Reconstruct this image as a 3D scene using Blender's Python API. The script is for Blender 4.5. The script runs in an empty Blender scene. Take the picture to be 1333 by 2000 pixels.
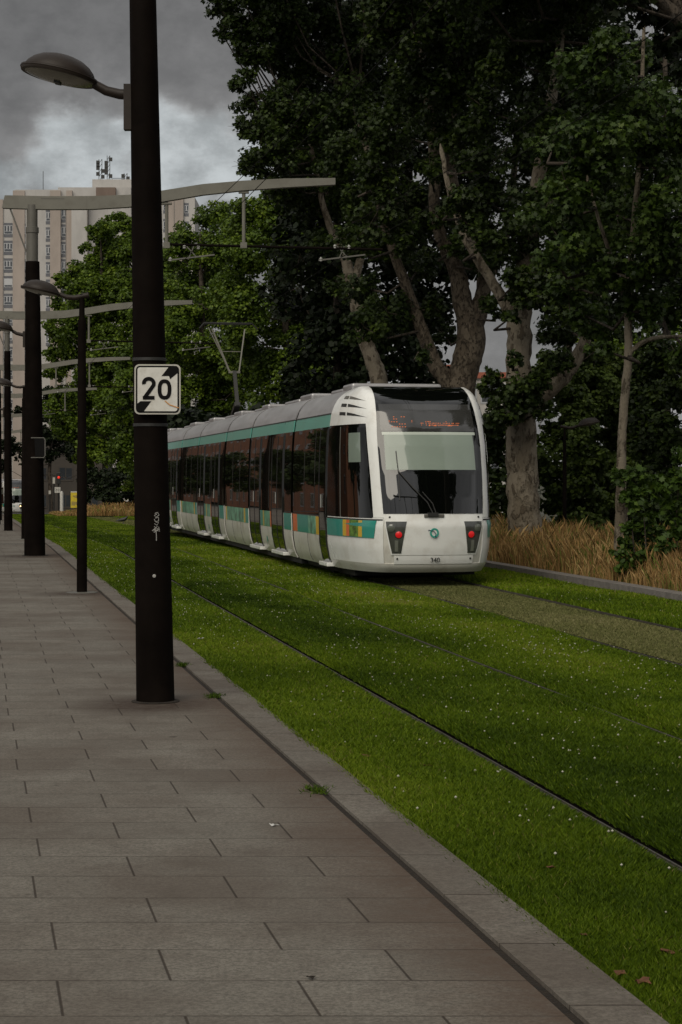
import bpy, math, random
import numpy as np
from mathutils import Vector, Matrix
# ------------------------------------------------------------------ camera, sky, sun
C = bpy.context.scene.collection
SC = bpy.context.scene
F = 3600.0; HZ = 932.0; EYE = 1.68; K = 0.2
cam_d = bpy.data.cameras.new('camera'); cam = bpy.data.objects.new('camera', cam_d); C.objects.link(cam)
cam_d.sensor_fit = 'HORIZONTAL'; cam_d.sensor_width = 36.0; cam_d.lens = F/1333*36
cam_d.shift_y = -(1000-HZ)/1333
cam_d.clip_start = 0.1; cam_d.clip_end = 5000
cam.location = (0, 0, EYE); cam.rotation_euler = (math.radians(90), 0, 0)
SC.camera = cam
SC.render.resolution_x = 682; SC.render.resolution_y = 1024
SC.view_settings.view_transform = 'Standard'; SC.view_settings.look = 'None'
SC.view_settings.gamma = 1; SC.view_settings.exposure = 0.0
SUN_EL = 44; SUN_AZ = -158      # azimuth measured from +Y towards +X
def build_world():
    w = bpy.data.worlds.new("World"); SC.world = w; w.use_nodes = True
    nt = w.node_tree; nt.nodes.clear(); N = nt.nodes.new; L = nt.links.new
    out = N('ShaderNodeOutputWorld')
    sky = N('ShaderNodeTexSky'); sky.sky_type = 'NISHITA'; sky.sun_disc = False
    sky.sun_elevation = math.radians(SUN_EL); sky.sun_rotation = math.radians(SUN_AZ)
    b1 = N('ShaderNodeBackground'); b1.inputs[1].default_value = 0.07; L(sky.outputs[0], b1.inputs[0])
    tc = N('ShaderNodeTexCoord'); G = tc.outputs['Generated']
    def math_(op, a, b=None, c=None):
        m = N('ShaderNodeMath'); m.operation = op
        for i, v in enumerate((a, b, c)):
            if v is None: continue
            if isinstance(v, (int, float)): m.inputs[i].default_value = v
            else: L(v, m.inputs[i])
        return m.outputs[0]
    def rng(v, a, b, c=0.0, d=1.0, kind='SMOOTHSTEP'):
        m = N('ShaderNodeMapRange'); m.interpolation_type = kind
        L(v, m.inputs[0]); m.inputs[1].default_value = a; m.inputs[2].default_value = b
        m.inputs[3].default_value = c; m.inputs[4].default_value = d
        return m.outputs[0]
    def noise(scale, detail=6, rough=.55, off=0.0):
        mp = N('ShaderNodeMapping'); mp.inputs['Location'].default_value = (off, off, off); L(G, mp.inputs[0])
        mp.inputs['Scale'].default_value = (1, 1, 1.5)
        n = N('ShaderNodeTexNoise'); n.inputs['Scale'].default_value = scale
        n.inputs['Detail'].default_value = detail; n.inputs['Roughness'].default_value = rough
        L(mp.outputs[0], n.inputs['Vector']); return n
    # perturbed direction for the cumulus outline
    n1 = noise(26, 7, .6, 3.1)
    sub = N('ShaderNodeVectorMath'); sub.operation = 'SUBTRACT'; L(n1.outputs['Color'], sub.inputs[0]); sub.inputs[1].default_value = (.5, .5, .5)
    scl = N('ShaderNodeVectorMath'); scl.operation = 'SCALE'; L(sub.outputs[0], scl.inputs[0]); scl.inputs['Scale'].default_value = 0.034
    add = N('ShaderNodeVectorMath'); add.operation = 'ADD'; L(G, add.inputs[0]); L(scl.outputs[0], add.inputs[1])
    P = add.outputs[0]
    def blob(px, py, r, soft=.42, src=P):
        v = Vector(((px-666)/F, 1, (HZ-py)/F)).normalized()
        d = N('ShaderNodeVectorMath'); d.operation = 'DISTANCE'; L(src, d.inputs[0]); d.inputs[1].default_value = v
        return rng(d.outputs['Value'], r/F*(1-soft), r/F*(1+soft), 1, 0)
    cum = None
    for (x, y, r) in ((125, 275, 62), (180, 330, 95), (235, 265, 40), (330, 255, 62), (400, 285, 75), (440, 330, 62), (330, 340, 100), (90, 330, 50), (470, 330, 70), (20, 370, 50)):
        b = blob(x, y, r)
        cum = b if cum is None else math_('MAXIMUM', cum, b)
    big = noise(9, 5, .5, 7.7); fine = noise(38, 8, .62, 1.3)
    base = rng(big.outputs['Fac'], .34, .68, .15, .245)
    base = math_('MULTIPLY', base, rng(fine.outputs['Fac'], .3, .7, .86, 1.14))
    sep = N('ShaderNodeSeparateXYZ'); L(G, sep.inputs[0])
    # cloud deck opens to brighter overcast overhead and behind the photographer
    low = rng(sep.outputs[2], .0, .22, 1.25, .95)
    base = math_('MULTIPLY', base, low)
    cumv = math_('MULTIPLY', rng(fine.outputs['Fac'], .25, .75, .36, .70), blob(300, 300, 330, .6, G))
    cumv = math_('ADD', math_('MULTIPLY', cumv, .85), .06)
    val = N('ShaderNodeMix'); val.data_type = 'FLOAT'
    L(math_('MULTIPLY', cum, .85), val.inputs[0]); L(base, val.inputs[2]); L(cumv, val.inputs[3])
    over = rng(sep.outputs[2], .33, .75, 0, 1)
    back = rng(sep.outputs[1], .45, -.35, 0, 1)
    sideL = rng(sep.outputs[0], -.35, -.75, 0, .8)
    brk = rng(noise(3.2, 5, .6, 5.5).outputs['Fac'], .35, .65, .55, 1.45)
    opn = math_('MULTIPLY', math_('MAXIMUM', math_('MAXIMUM', over, back), sideL), brk)
    val2 = N('ShaderNodeMix'); val2.data_type = 'FLOAT'
    L(opn, val2.inputs[0]); L(val.outputs[0], val2.inputs[2]); val2.inputs[3].default_value = SKY_OPEN
    val2.clamp_factor = False
    tint = N('ShaderNodeMix'); tint.data_type = 'RGBA'
    L(cum, tint.inputs[0]); tint.inputs[6].default_value = (1.0, .99, .985, 1); tint.inputs[7].default_value = (.93, .99, 1.01, 1)
    mul = N('ShaderNodeVectorMath'); mul.operation = 'SCALE'; L(tint.outputs[2], mul.inputs[0]); L(val2.outputs[0], mul.inputs['Scale'])
    b2 = N('ShaderNodeBackground'); L(mul.outputs[0], b2.inputs[0]); b2.inputs[1].default_value = 1.0
    mx = N('ShaderNodeMixShader'); mx.inputs[0].default_value = .975
    L(b1.outputs[0], mx.inputs[1]); L(b2.outputs[0], mx.inputs[2]); L(mx.outputs[0], out.inputs[0])
SKY_OPEN = 0.5
build_world()
sd = bpy.data.lights.new('sun', 'SUN'); sun = bpy.data.objects.new('sun', sd); C.objects.link(sun)
sd.energy = 1.9; sd.angle = math.radians(50); sd.color = (1.0, .92, .78)
_az = math.radians(SUN_AZ); _el = math.radians(SUN_EL)
sv = Vector((math.sin(_az)*math.cos(_el), math.cos(_az)*math.cos(_el), math.sin(_el)))
sun.rotation_euler = sv.to_track_quat('Z', 'Y').to_euler(); sun.location = (0, -10, 60)

# ------------------------------------------------------------------ helpers
random.seed(7); RNG = np.random.default_rng(7)
_gx = [-200, 45, 65, 91, 117, 143, 171, 200, 240, 4000]; _gy = [0, 0, -.2, -.45, -.7, -1.1, -1.8, -2.6, -3.2, -3.2]
def gz(d): return float(np.interp(d, _gx, _gy))
def W(x, y, d): return Vector(((x-666)/F*d, d, EYE+(HZ-y)/F*d))       # photo direction at distance d
def UD(u, d, z=0.0): return Vector((u-K*d, d, gz(d)+z))
def drift(d): return .3*min(1, max(0, (d-8)/34.0))
R1 = lambda d: 3.13+drift(d)
RAILS = (R1, lambda d: R1(d)+1.465, lambda d: R1(d)+3.25, lambda d: R1(d)+4.715)

class MB:
    def __init__(s): s.v = []; s.f = []; s.m = []; s.mi = 0
    def add(s, vs, fs):
        o = len(s.v); s.v += [tuple(p) for p in vs]
        for f in fs: s.f.append(tuple(i+o for i in f)); s.m.append(s.mi)
        return s
    def box(s, c, h, rz=0.0, M=None):
        pts = []
        for dz in (-1, 1):
            for dx, dy in ((-1, -1), (1, -1), (1, 1), (-1, 1)):
                x, y = dx*h[0], dy*h[1]
                pts.append(Vector((c[0]+x*math.cos(rz)-y*math.sin(rz), c[1]+x*math.sin(rz)+y*math.cos(rz), c[2]+dz*h[2])))
        if M: pts = [M @ p for p in pts]
        return s.add(pts, [(3, 2, 1, 0), (4, 5, 6, 7), (0, 1, 5, 4), (1, 2, 6, 5), (2, 3, 7, 6), (3, 0, 4, 7)])
    def bb(s, x0, x1, y0, y1, z0, z1): return s.box(((x0+x1)/2, (y0+y1)/2, (z0+z1)/2), (abs(x1-x0)/2, abs(y1-y0)/2, abs(z1-z0)/2))
    def bar(s, a, b, w, h, up=(0, 0, 1)):
        a = Vector(a); b = Vector(b); t = (b-a).normalized(); r = t.cross(Vector(up))
        if r.length < 1e-4: r = Vector((1, 0, 0))
        r.normalize(); q = r.cross(t)
        pts = [p + r*sx*w/2 + q*sy*h/2 for p in (a, b) for sx, sy in ((-1, -1), (1, -1), (1, 1), (-1, 1))]
        return s.add(pts, [(3, 2, 1, 0), (4, 5, 6, 7), (0, 1, 5, 4), (1, 2, 6, 5), (2, 3, 7, 6), (3, 0, 4, 7)])
    def tube(s, path, rad, seg=10, caps=True, jit=0.0):
        path = [Vector(p) for p in path]; n = len(path)
        if isinstance(rad, (int, float)): rad = [rad]*n
        pts = []; ref = None
        for i, p in enumerate(path):
            t = (path[min(i+1, n-1)]-path[max(i-1, 0)]).normalized()
            if ref is None:
                ref = Vector((1, 0, 0)) if abs(t.x) < .8 else Vector((0, 0, 1))
            r = (ref - t*ref.dot(t)).normalized(); q = t.cross(r); ref = r
            for k in range(seg):
                a = 2*math.pi*k/seg; rr = rad[i]*(1+(random.uniform(-jit, jit) if jit else 0))
                pts.append(p + r*math.cos(a)*rr + q*math.sin(a)*rr)
        fs = [(i*seg+k, i*seg+(k+1) % seg, (i+1)*seg+(k+1) % seg, (i+1)*seg+k) for i in range(n-1) for k in range(seg)]
        if caps: fs += [tuple(range(seg-1, -1, -1)), tuple((n-1)*seg+k for k in range(seg))]
        return s.add(pts, fs)
    def lathe(s, prof, seg=24, M=None, sx=1.0, sy=1.0):
        pts = []; n = len(prof)
        for (r, z) in prof:
            for k in range(seg):
                a = 2*math.pi*k/seg; p = Vector((r*math.cos(a)*sx, r*math.sin(a)*sy, z)); pts.append(M @ p if M else p)
        fs = [(i*seg+k, i*seg+(k+1) % seg, (i+1)*seg+(k+1) % seg, (i+1)*seg+k) for i in range(n-1) for k in range(seg)]
        fs += [tuple(range(seg-1, -1, -1)), tuple((n-1)*seg+k for k in range(seg))]
        return s.add(pts, fs)
    def prism(s, poly, y0, y1, M=None):      # poly in (x,z), thickness along y
        n = len(poly); pts = [Vector((p[0], y0, p[1])) for p in poly]+[Vector((p[0], y1, p[1])) for p in poly]
        if M: pts = [M @ p for p in pts]
        fs = [tuple(range(n)), tuple(range(2*n-1, n-1, -1))]+[(i, i+n, (i+1) % n+n, (i+1) % n) for i in range(n)]
        return s.add(pts, fs)
    def stroke(s, pts, w, y0, y1, M=None):   # thick flat line in the (x,z) plane
        P = [Vector((p[0], p[1])) for p in pts]; n = len(P); L_ = []; R_ = []
        closed = (P[0]-P[-1]).length < 1e-6
        for i in range(n):
            a = P[i-1] if i > 0 else (P[-2] if closed else P[i]); b = P[i+1] if i < n-1 else (P[1] if closed else P[i])
            t = (b-a).normalized(); q = Vector((-t.y, t.x)); L_.append(P[i]+q*w/2); R_.append(P[i]-q*w/2)
        vs = []; fs = []
        for i in range(n):
            for p, y in ((L_[i], y0), (R_[i], y0), (R_[i], y1), (L_[i], y1)): vs.append(Vector((p.x, y, p.y)))
        for i in range(n-1):
            a = 4*i; b = a+4
            for k in range(4): fs.append((a+k, a+(k+1) % 4, b+(k+1) % 4, b+k))
        if not closed: fs += [(3, 2, 1, 0), (4*n-4, 4*n-3, 4*n-2, 4*n-1)]
        if M: vs = [M @ v for v in vs]
        return s.add(vs, fs)
    def build(s, name, mat, parent=None, smooth=None, bevel=0.0, label=None):
        me = bpy.data.meshes.new(name); me.from_pydata(s.v, [], s.f); me.update()
        for m in (mat if isinstance(mat, (list, tuple)) else [mat]): me.materials.append(m)
        if isinstance(mat, (list, tuple)): me.polygons.foreach_set('material_index', s.m)
        o = bpy.data.objects.new(name, me); C.objects.link(o)
        if smooth is not None:
            me.polygons.foreach_set('use_smooth', [True]*len(me.polygons)); me.set_sharp_from_angle(angle=math.radians(smooth))
        if parent: o.parent = parent
        if bevel:
            b = o.modifiers.new('bevel', 'BEVEL'); b.width = bevel; b.segments = 2; b.limit_method = 'ANGLE'
        if label: o['label'] = label
        return o
def tag(o, label=None, cat=None, group=None, kind=None):
    if label: o['label'] = label
    if cat: o['category'] = cat
    if group: o['group'] = group
    if kind: o['kind'] = kind
    return o
def thing(name, label, cat, loc=(0, 0, 0), rz=0.0, group=None):
    o = bpy.data.objects.new(name, None); C.objects.link(o); o.empty_display_size = .2
    o.location = loc; o.rotation_euler = (0, 0, rz); return tag(o, label, cat, group)
def kids(o): return [c for c in bpy.data.objects if c.parent == o]
def copy_tree(o, parent=None):
    c = o.copy(); C.objects.link(c); c.parent = parent
    for ch in kids(o): copy_tree(ch, c)
    return c
def fastmesh(name, co, k, mat, parent=None, tint=None, smooth=False):
    """co: (n*k,3) vertices, every k consecutive ones form one face"""
    n = len(co)//k; me = bpy.data.meshes.new(name)
    me.vertices.add(n*k); me.vertices.foreach_set('co', np.ascontiguousarray(co, dtype=np.float32).ravel())
    me.loops.add(n*k); me.loops.foreach_set('vertex_index', np.arange(n*k, dtype=np.int32))
    me.polygons.add(n); me.polygons.foreach_set('loop_start', np.arange(0, n*k, k, dtype=np.int32))
    if tint is not None:
        at = me.attributes.new('tint', 'FLOAT', 'FACE'); at.data.foreach_set('value', np.asarray(tint, dtype=np.float32))
    me.materials.append(mat); me.update(calc_edges=True)
    o = bpy.data.objects.new(name, me); C.objects.link(o)
    if parent: o.parent = parent
    return o

# ------------------------------------------------------------------ materials
def mat(name, col, rough=.6, metal=0.0, var=0.0, vscale=8.0, bump=0.0, bscale=60.0, coat=0.0, spec=.5, emit=None, estr=0.0, dirt=None, dscale=3.0, damt=.4, ior=None, stretch=None):
    m = bpy.data.materials.new(name); m.use_nodes = True; nt = m.node_tree; N = nt.nodes.new; L = nt.links.new
    b = nt.nodes['Principled BSDF']; b.inputs['Base Color'].default_value = (*col, 1)
    b.inputs['Roughness'].default_value = rough; b.inputs['Metallic'].default_value = metal
    b.inputs['Specular IOR Level'].default_value = spec
    if ior: b.inputs['IOR'].default_value = ior
    if coat: b.inputs['Coat Weight'].default_value = coat; b.inputs['Coat Roughness'].default_value = .04
    tc = N('ShaderNodeTexCoord'); vec = tc.outputs['Object']
    if stretch:
        mp = N('ShaderNodeMapping'); mp.inputs['Scale'].default_value = stretch; L(vec, mp.inputs[0]); vec = mp.outputs[0]
    src = None
    if var:
        n = N('ShaderNodeTexNoise'); n.inputs['Scale'].default_value = vscale; n.inputs['Detail'].default_value = 7; n.inputs['Roughness'].default_value = .6
        L(vec, n.inputs['Vector'])
        r = N('ShaderNodeValToRGB'); r.color_ramp.elements[0].position = .3; r.color_ramp.elements[1].position = .7
        r.color_ramp.elements[0].color = tuple(max(0, c*(1-var)) for c in col)+(1,); r.color_ramp.elements[1].color = tuple(min(1, c*(1+var)) for c in col)+(1,)
        L(n.outputs['Fac'], r.inputs[0]); src = r.outputs[0]
        rr = N('ShaderNodeMapRange'); L(n.outputs['Fac'], rr.inputs[0]); rr.inputs[3].default_value = max(.02, rough-.08); rr.inputs[4].default_value = min(1, rough+.08)
        L(rr.outputs[0], b.inputs['Roughness'])
    if dirt:
        n2 = N('ShaderNodeTexNoise'); n2.inputs['Scale'].default_value = dscale; n2.inputs['Detail'].default_value = 9; n2.inputs['Roughness'].default_value = .68
        L(vec, n2.inputs['Vector'])
        mr = N('ShaderNodeMapRange'); L(n2.outputs['Fac'], mr.inputs[0]); mr.inputs[1].default_value = .48; mr.inputs[2].default_value = .75; mr.inputs[4].default_value = damt
        mx = N('ShaderNodeMix'); mx.data_type = 'RGBA'; L(mr.outputs[0], mx.inputs[0])
        if src: L(src, mx.inputs[6])
        else: mx.inputs[6].default_value = (*col, 1)
        mx.inputs[7].default_value = (*dirt, 1); src = mx.outputs[2]
    if src: L(src, b.inputs['Base Color'])
    if bump:
        n3 = N('ShaderNodeTexNoise'); n3.inputs['Scale'].default_value = bscale; n3.inputs['Detail'].default_value = 6
        L(vec, n3.inputs['Vector'])
        bp = N('ShaderNodeBump'); bp.inputs['Strength'].default_value = bump; bp.inputs['Distance'].default_value = .02
        L(n3.outputs['Fac'], bp.inputs['Height']); L(bp.outputs[0], b.inputs['Normal'])
    if emit:
        b.inputs['Emission Color'].default_value = (*emit, 1); b.inputs['Emission Strength'].default_value = estr
    return m
def leafmat(name, stops, trans=.25, rough=.5, spec=.35):
    m = bpy.data.materials.new(name); m.use_nodes = True; nt = m.node_tree; N = nt.nodes.new; L = nt.links.new
    b = nt.nodes['Principled BSDF']; out = nt.nodes['Material Output']
    b.inputs['Roughness'].default_value = rough; b.inputs['Specular IOR Level'].default_value = spec
    at = N('ShaderNodeAttribute'); at.attribute_name = 'tint'
    r = N('ShaderNodeValToRGB'); els = r.color_ramp.elements
    while len(els) < len(stops): els.new(.5)
    for e, (p, c) in zip(els, stops): e.position = p; e.color = (*c, 1)
    L(at.outputs['Fac'], r.inputs[0]); L(r.outputs[0], b.inputs['Base Color'])
    if trans:
        t = N('ShaderNodeBsdfTranslucent'); L(r.outputs[0], t.inputs[0])
        mx = N('ShaderNodeMixShader'); mx.inputs[0].default_value = trans
        L(b.outputs[0], mx.inputs[1]); L(t.outputs[0], mx.inputs[2]); L(mx.outputs[0], out.inputs[0])
    return m
M = {}
M['pole'] = mat('pole_paint', (.0062, .0046, .0038), .6, var=.3, vscale=3, bump=.05, bscale=40, dirt=(.014, .010, .008), dscale=2.5, damt=.4, spec=.02)
M['polegrey'] = mat('grey_steel', (.11, .105, .09), .5, var=.12, vscale=4, dirt=(.10, .09, .07), dscale=5)
M['beam'] = mat('beam_paint', (.17, .165, .14), .6, var=.07, vscale=3, spec=.25, dirt=(.10, .09, .07), dscale=4, damt=.5)
M['lamp'] = mat('lamp_shell', (.022, .016, .012), .5, var=.2, vscale=6, spec=.25)
M['lampglass'] = mat('lamp_glass', (.16, .15, .12), .25, var=.25, vscale=9)
M['wire'] = mat('wire', (.006, .006, .005), .8, spec=.1)
M['insul'] = mat('insulator', (.32, .32, .30), .5)
M['white'] = mat('tram_white', (.82, .83, .80), .26, coat=.4, var=.03, vscale=1.2, dirt=(.42, .37, .29), dscale=1.9, damt=.5)
M['cream'] = mat('tram_cream', (.66, .65, .59), .33, coat=.3, var=.05, vscale=1.1, dirt=(.27, .22, .16), dscale=2.4, damt=.6)
M['silver'] = mat('tram_roof', (.37, .365, .37), .34, metal=.35, var=.16, vscale=2.2, dirt=(.20, .18, .165), dscale=3, damt=.55, stretch=(1, .35, 1.4))
M['black'] = mat('black_gloss', (.003, .0035, .003), .08, coat=.1, ior=1.45)
M['cabglass'] = mat('cab_glass', (.003, .0035, .003), .03, coat=.1, ior=1.33)
M['rubber'] = mat('rubber', (.008, .008, .008), .7)
M['sideglass'] = mat('side_glass', (.006, .006, .0045), .004, coat=.3, ior=2.05, bump=.010, bscale=.9, spec=.9)
M['doorglass'] = mat('door_glass', (.006, .006, .004), .015, coat=.4, ior=1.75, bump=.012, bscale=1.3)
M['screenglass'] = mat('screen_glass', (.002, .0025, .002), .02, coat=.3, ior=1.66, bump=.012, bscale=1.1)
M['blind'] = mat('cab_blind', (.20, .25, .205), .5, coat=1.0, var=.05, vscale=2)
M['blindtop'] = mat('blind_box', (.42, .47, .41), .5, coat=1.0)
M['led_bg'] = mat('display_glass', (.035, .035, .033), .12, coat=1.0, var=.2, vscale=2)
M['teal'] = mat('teal_stripe', (.03, .27, .22), .3, coat=.4, var=.06, vscale=2)
M['teal_hi'] = mat('teal_top', (.13, .40, .33), .3, coat=.4, var=.06, vscale=2)
M['yellow'] = mat('art_yellow', (.62, .40, .04), .4, coat=.3)
M['orange'] = mat('art_orange', (.60, .15, .05), .4, coat=.3)
M['artgreen'] = mat('art_green', (.10, .20, .03), .4, coat=.3, var=.9, vscale=14)
M['artblend'] = mat('art_blend', (.12, .30, .20), .4, coat=.3, var=.8, vscale=5)
M['grey'] = mat('light_housing', (.055, .058, .052), .25, coat=1.0, var=.3, vscale=5)
M['lens'] = mat('clear_lens', (.12, .13, .11), .12, coat=1.0)
M['reflector'] = mat('lamp_reflector', (.32, .33, .30), .25, metal=.6)
M['red'] = mat('red_lamp', (.5, .012, .012), .3, emit=(1, .02, .025), estr=.22)
M['amber'] = mat('led_amber', (.5, .12, .03), .4, emit=(1, .27, .10), estr=.4)
M['headlit'] = mat('lit_headlamp', (1, .7, .3), .4, emit=(1, .62, .25), estr=6)
M['dark'] = mat('dark_trim', (.02, .02, .018), .5)
M['ink'] = mat('black_ink', (.006, .006, .006), .7, spec=.1)
M['signwhite'] = mat('sign_white', (.64, .63, .58), .4, var=.05, vscale=12, dirt=(.33, .29, .22), dscale=9, damt=.5)
M['rimdim'] = mat('sign_rim_dim', (.12, .115, .10), .6)
M['alu'] = mat('sign_edge', (.50, .48, .42), .4, metal=.3, var=.1)
M['graf'] = mat('graffiti_paint', (.32, .31, .29), .6)
M['rail'] = mat('rail_steel', (.11, .10, .09), .5, metal=.6, var=.3, vscale=12, dirt=(.09, .055, .03), dscale=6, damt=.5)
M['groove'] = mat('rail_groove', (.004, .0035, .003), 1.0, spec=0)
M['logo'] = mat('logo_green', (.03, .30, .23), .4)
M['navy'] = mat('logo_line', (.01, .03, .07), .4)
# ------------------------------------------------------------------ ground, pavement, kerbs, tracks
def strip(name, u0, u1, d0, d1, z, m, step=2.0, nu=1, kind='structure', zf=None):
    b = MB(); n = max(1, int((d1-d0)/step)); vs = []; fs = []
    for i in range(n+1):
        d = d0+(d1-d0)*i/n
        a = u0(d) if callable(u0) else u0; c = u1(d) if callable(u1) else u1
        for j in range(nu+1):
            u = a+(c-a)*j/nu; p = UD(u, d, z); p.z += zf(u, d) if zf else 0; vs.append(p)
    for i in range(n):
        for j in range(nu): o = i*(nu+1)+j; fs.append((o, o+1, o+nu+2, o+nu+1))
    b.add(vs, fs); o = b.build(name, m, smooth=60)
    if kind: o['kind'] = kind
    return o
def node_mat(name):
    m = bpy.data.materials.new(name); m.use_nodes = True; nt = m.node_tree
    b = nt.nodes['Principled BSDF']; N = nt.nodes.new; L = nt.links.new
    def mt(op, a, b_=None, c=None):
        x = N('ShaderNodeMath'); x.operation = op
        for i, v in enumerate((a, b_, c)):
            if v is None: continue
            if isinstance(v, (int, float)): x.inputs[i].default_value = v
            else: L(v, x.inputs[i])
        return x.outputs[0]
    def ns(vec, scale, detail=6, rough=.6):
        n = N('ShaderNodeTexNoise'); n.inputs['Scale'].default_value = scale; n.inputs['Detail'].default_value = detail; n.inputs['Roughness'].default_value = rough
        L(vec, n.inputs['Vector']); return n.outputs['Fac']
    def mr(v, a, b_, c=0., d=1.):
        x = N('ShaderNodeMapRange'); L(v, x.inputs[0])
        for i, q in enumerate((a, b_, c, d)): x.inputs[i+1].default_value = q
        return x.outputs[0]
    def mix(f, a, b_):
        x = N('ShaderNodeMix'); x.data_type = 'RGBA'
        if isinstance(f, (int, float)): x.inputs[0].default_value = f
        else: L(f, x.inputs[0])
        for i, q in ((6, a), (7, b_)):
            if isinstance(q, tuple): x.inputs[i].default_value = (*q, 1)
            else: L(q, x.inputs[i])
        return x.outputs[2]
    return m, nt, b, N, L, mt, ns, mr, mix
def paving(name, rows=.4026, row0=5.744, slab=.803, u0=.278, kerb=False, base=(.166, .152, .129)):
    m, nt, b, N, L, mt, ns, mr, mix = node_mat(name)
    tc = N('ShaderNodeTexCoord'); sep = N('ShaderNodeSeparateXYZ'); L(tc.outputs['Object'], sep.inputs[0])
    X, Y = sep.outputs[0], sep.outputs[1]
    u = mt('MULTIPLY_ADD', Y, K, X)
    wob = mt('MULTIPLY', mt('SUBTRACT', ns(tc.outputs['Object'], 1.7, 3), .5), .012)
    v = mt('DIVIDE', mt('SUBTRACT', mt('ADD', Y, wob), row0), rows)
    row = mt('FLOOR', v); fv = mt('FRACT', v)
    dv = mt('MULTIPLY', mt('MINIMUM', fv, mt('SUBTRACT', 1, fv)), rows)
    lineV = mr(dv, .002, .0058, 1, 0)
    if kerb:
        joint = lineV; cell = row
    else:
        odd = mt('ABSOLUTE', mt('MODULO', row, 2))
        rnd = N('ShaderNodeTexWhiteNoise'); rnd.noise_dimensions = '1D'; L(row, rnd.inputs['W'])
        jit = mt('MULTIPLY', mt('SUBTRACT', rnd.outputs['Value'], .5), .05)
        hu = mt('DIVIDE', mt('SUBTRACT', mt('SUBTRACT', u, u0), mt('MULTIPLY_ADD', odd, .5*slab, jit)), slab)
        fu = mt('FRACT', hu); du = mt('MULTIPLY', mt('MINIMUM', fu, mt('SUBTRACT', 1, fu)), slab)
        lineU = mr(du, .0025, .0065, 1, 0)
        gap = mr(ns(tc.outputs['Object'], 1.3, 3), .35, .6, .45, .95)
        joint = mt('MAXIMUM', lineU, mt('MULTIPLY', lineV, gap))
        cell = mt('MULTIPLY_ADD', row, 17.3, mt('FLOOR', hu))
    wn = N('ShaderNodeTexWhiteNoise'); wn.noise_dimensions = '1D'; L(cell, wn.inputs['W'])
    # brushed granite: streaks across the slab plus speckle
    mp = N('ShaderNodeMapping'); mp.inputs['Scale'].default_value = (9, 70, 40); L(tc.outputs['Object'], mp.inputs[0])
    streak = ns(mp.outputs[0], 1.0, 5, .7); speck = ns(tc.outputs['Object'], 55, 5, .85); big = ns(tc.outputs['Object'], .9, 6, .6)
    mid = ns(tc.outputs['Object'], 14, 6, .7)
    f = mt('ADD', mt('MULTIPLY', mr(streak, .38, .62), .16), mt('MULTIPLY', mr(speck, .42, .58), .60))
    f = mt('ADD', f, mt('MULTIPLY', mr(mid, .38, .62), .22))
    col = mix(f, tuple(c*.50 for c in base), tuple(c*1.5 for c in base))
    col = mix(mr(wn.outputs['Value'], 0, 1, 0, .34), col, tuple(c*.6 for c in base))
    col = mix(mr(big, .42, .62, 0, .55), col, (.085, .066, .052))
    vo = N('ShaderNodeTexVoronoi'); vo.inputs['Scale'].default_value = 1.25; L(tc.outputs['Object'], vo.inputs['Vector'])
    sp = mt('MULTIPLY', mr(vo.outputs['Distance'], .030, .044, 1, 0), mr(big, .46, .50, 0, .75)); col = mix(sp, col, (.035, .026, .020))
    mo = mr(ns(tc.outputs['Object'], 3.3, 8, .75), .50, .66, 0, .4); col = mix(mo, col, (.080, .066, .054))
    # grime collected along the kerb joint and round the pole feet
    if not kerb:
        g = mt('MULTIPLY', mr(u, 1.35, 1.86, 0, 1), mr(mid, .35, .55, .5, 1)); col = mix(mt('MULTIPLY', g, .8), col, (.075, .048, .032))
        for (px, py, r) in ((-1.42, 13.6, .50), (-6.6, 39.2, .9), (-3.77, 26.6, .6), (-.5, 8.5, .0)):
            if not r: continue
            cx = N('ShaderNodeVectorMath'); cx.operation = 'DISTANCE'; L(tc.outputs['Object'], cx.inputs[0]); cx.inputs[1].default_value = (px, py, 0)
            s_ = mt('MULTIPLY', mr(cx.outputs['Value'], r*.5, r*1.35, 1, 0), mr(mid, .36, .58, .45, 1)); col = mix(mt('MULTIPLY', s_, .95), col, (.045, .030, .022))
    col = mix(mt('MULTIPLY', joint, .85), col, (.030, .022, .016))
    L(col, b.inputs['Base Color']); b.inputs['Roughness'].default_value = .82; b.inputs['Specular IOR Level'].default_value = .25
    h = mt('SUBTRACT', mt('MULTIPLY', f, .25), mt('MULTIPLY', joint, 1.2))
    bp = N('ShaderNodeBump'); bp.inputs['Strength'].default_value = .45; bp.inputs['Distance'].default_value = .006
    L(h, bp.inputs['Height']); L(bp.outputs[0], b.inputs['Normal'])
    return m
M['paving'] = paving('granite_paving')
M['kerb'] = paving('granite_kerb', rows=.775, row0=5.84, kerb=True, base=(.156, .141, .119))
M['soil'] = mat('soil', (.035, .030, .014), .95, var=.5, vscale=9, bump=.6, bscale=30)
M['lawnbase'] = mat('lawn_base', (.018, .036, .006), .95, var=.5, vscale=5, bump=.6, bscale=60, dirt=(.03, .028, .012), dscale=2, damt=.5)
M['dullbase'] = mat('dull_lawn_base', (.07, .068, .03), .95, var=.4, vscale=6, bump=.6, bscale=60)
M['terrain'] = mat('terrain', (.035, .035, .018), .95, var=.5, vscale=.3, bump=.3, bscale=3)
M['asphalt'] = mat('asphalt', (.055, .052, .05), .85, var=.25, vscale=2, bump=.3, bscale=80)
M['debris'] = mat('joint_soil', (.018, .012, .007), .95, var=.5, vscale=25, bump=.8, bscale=90)

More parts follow.
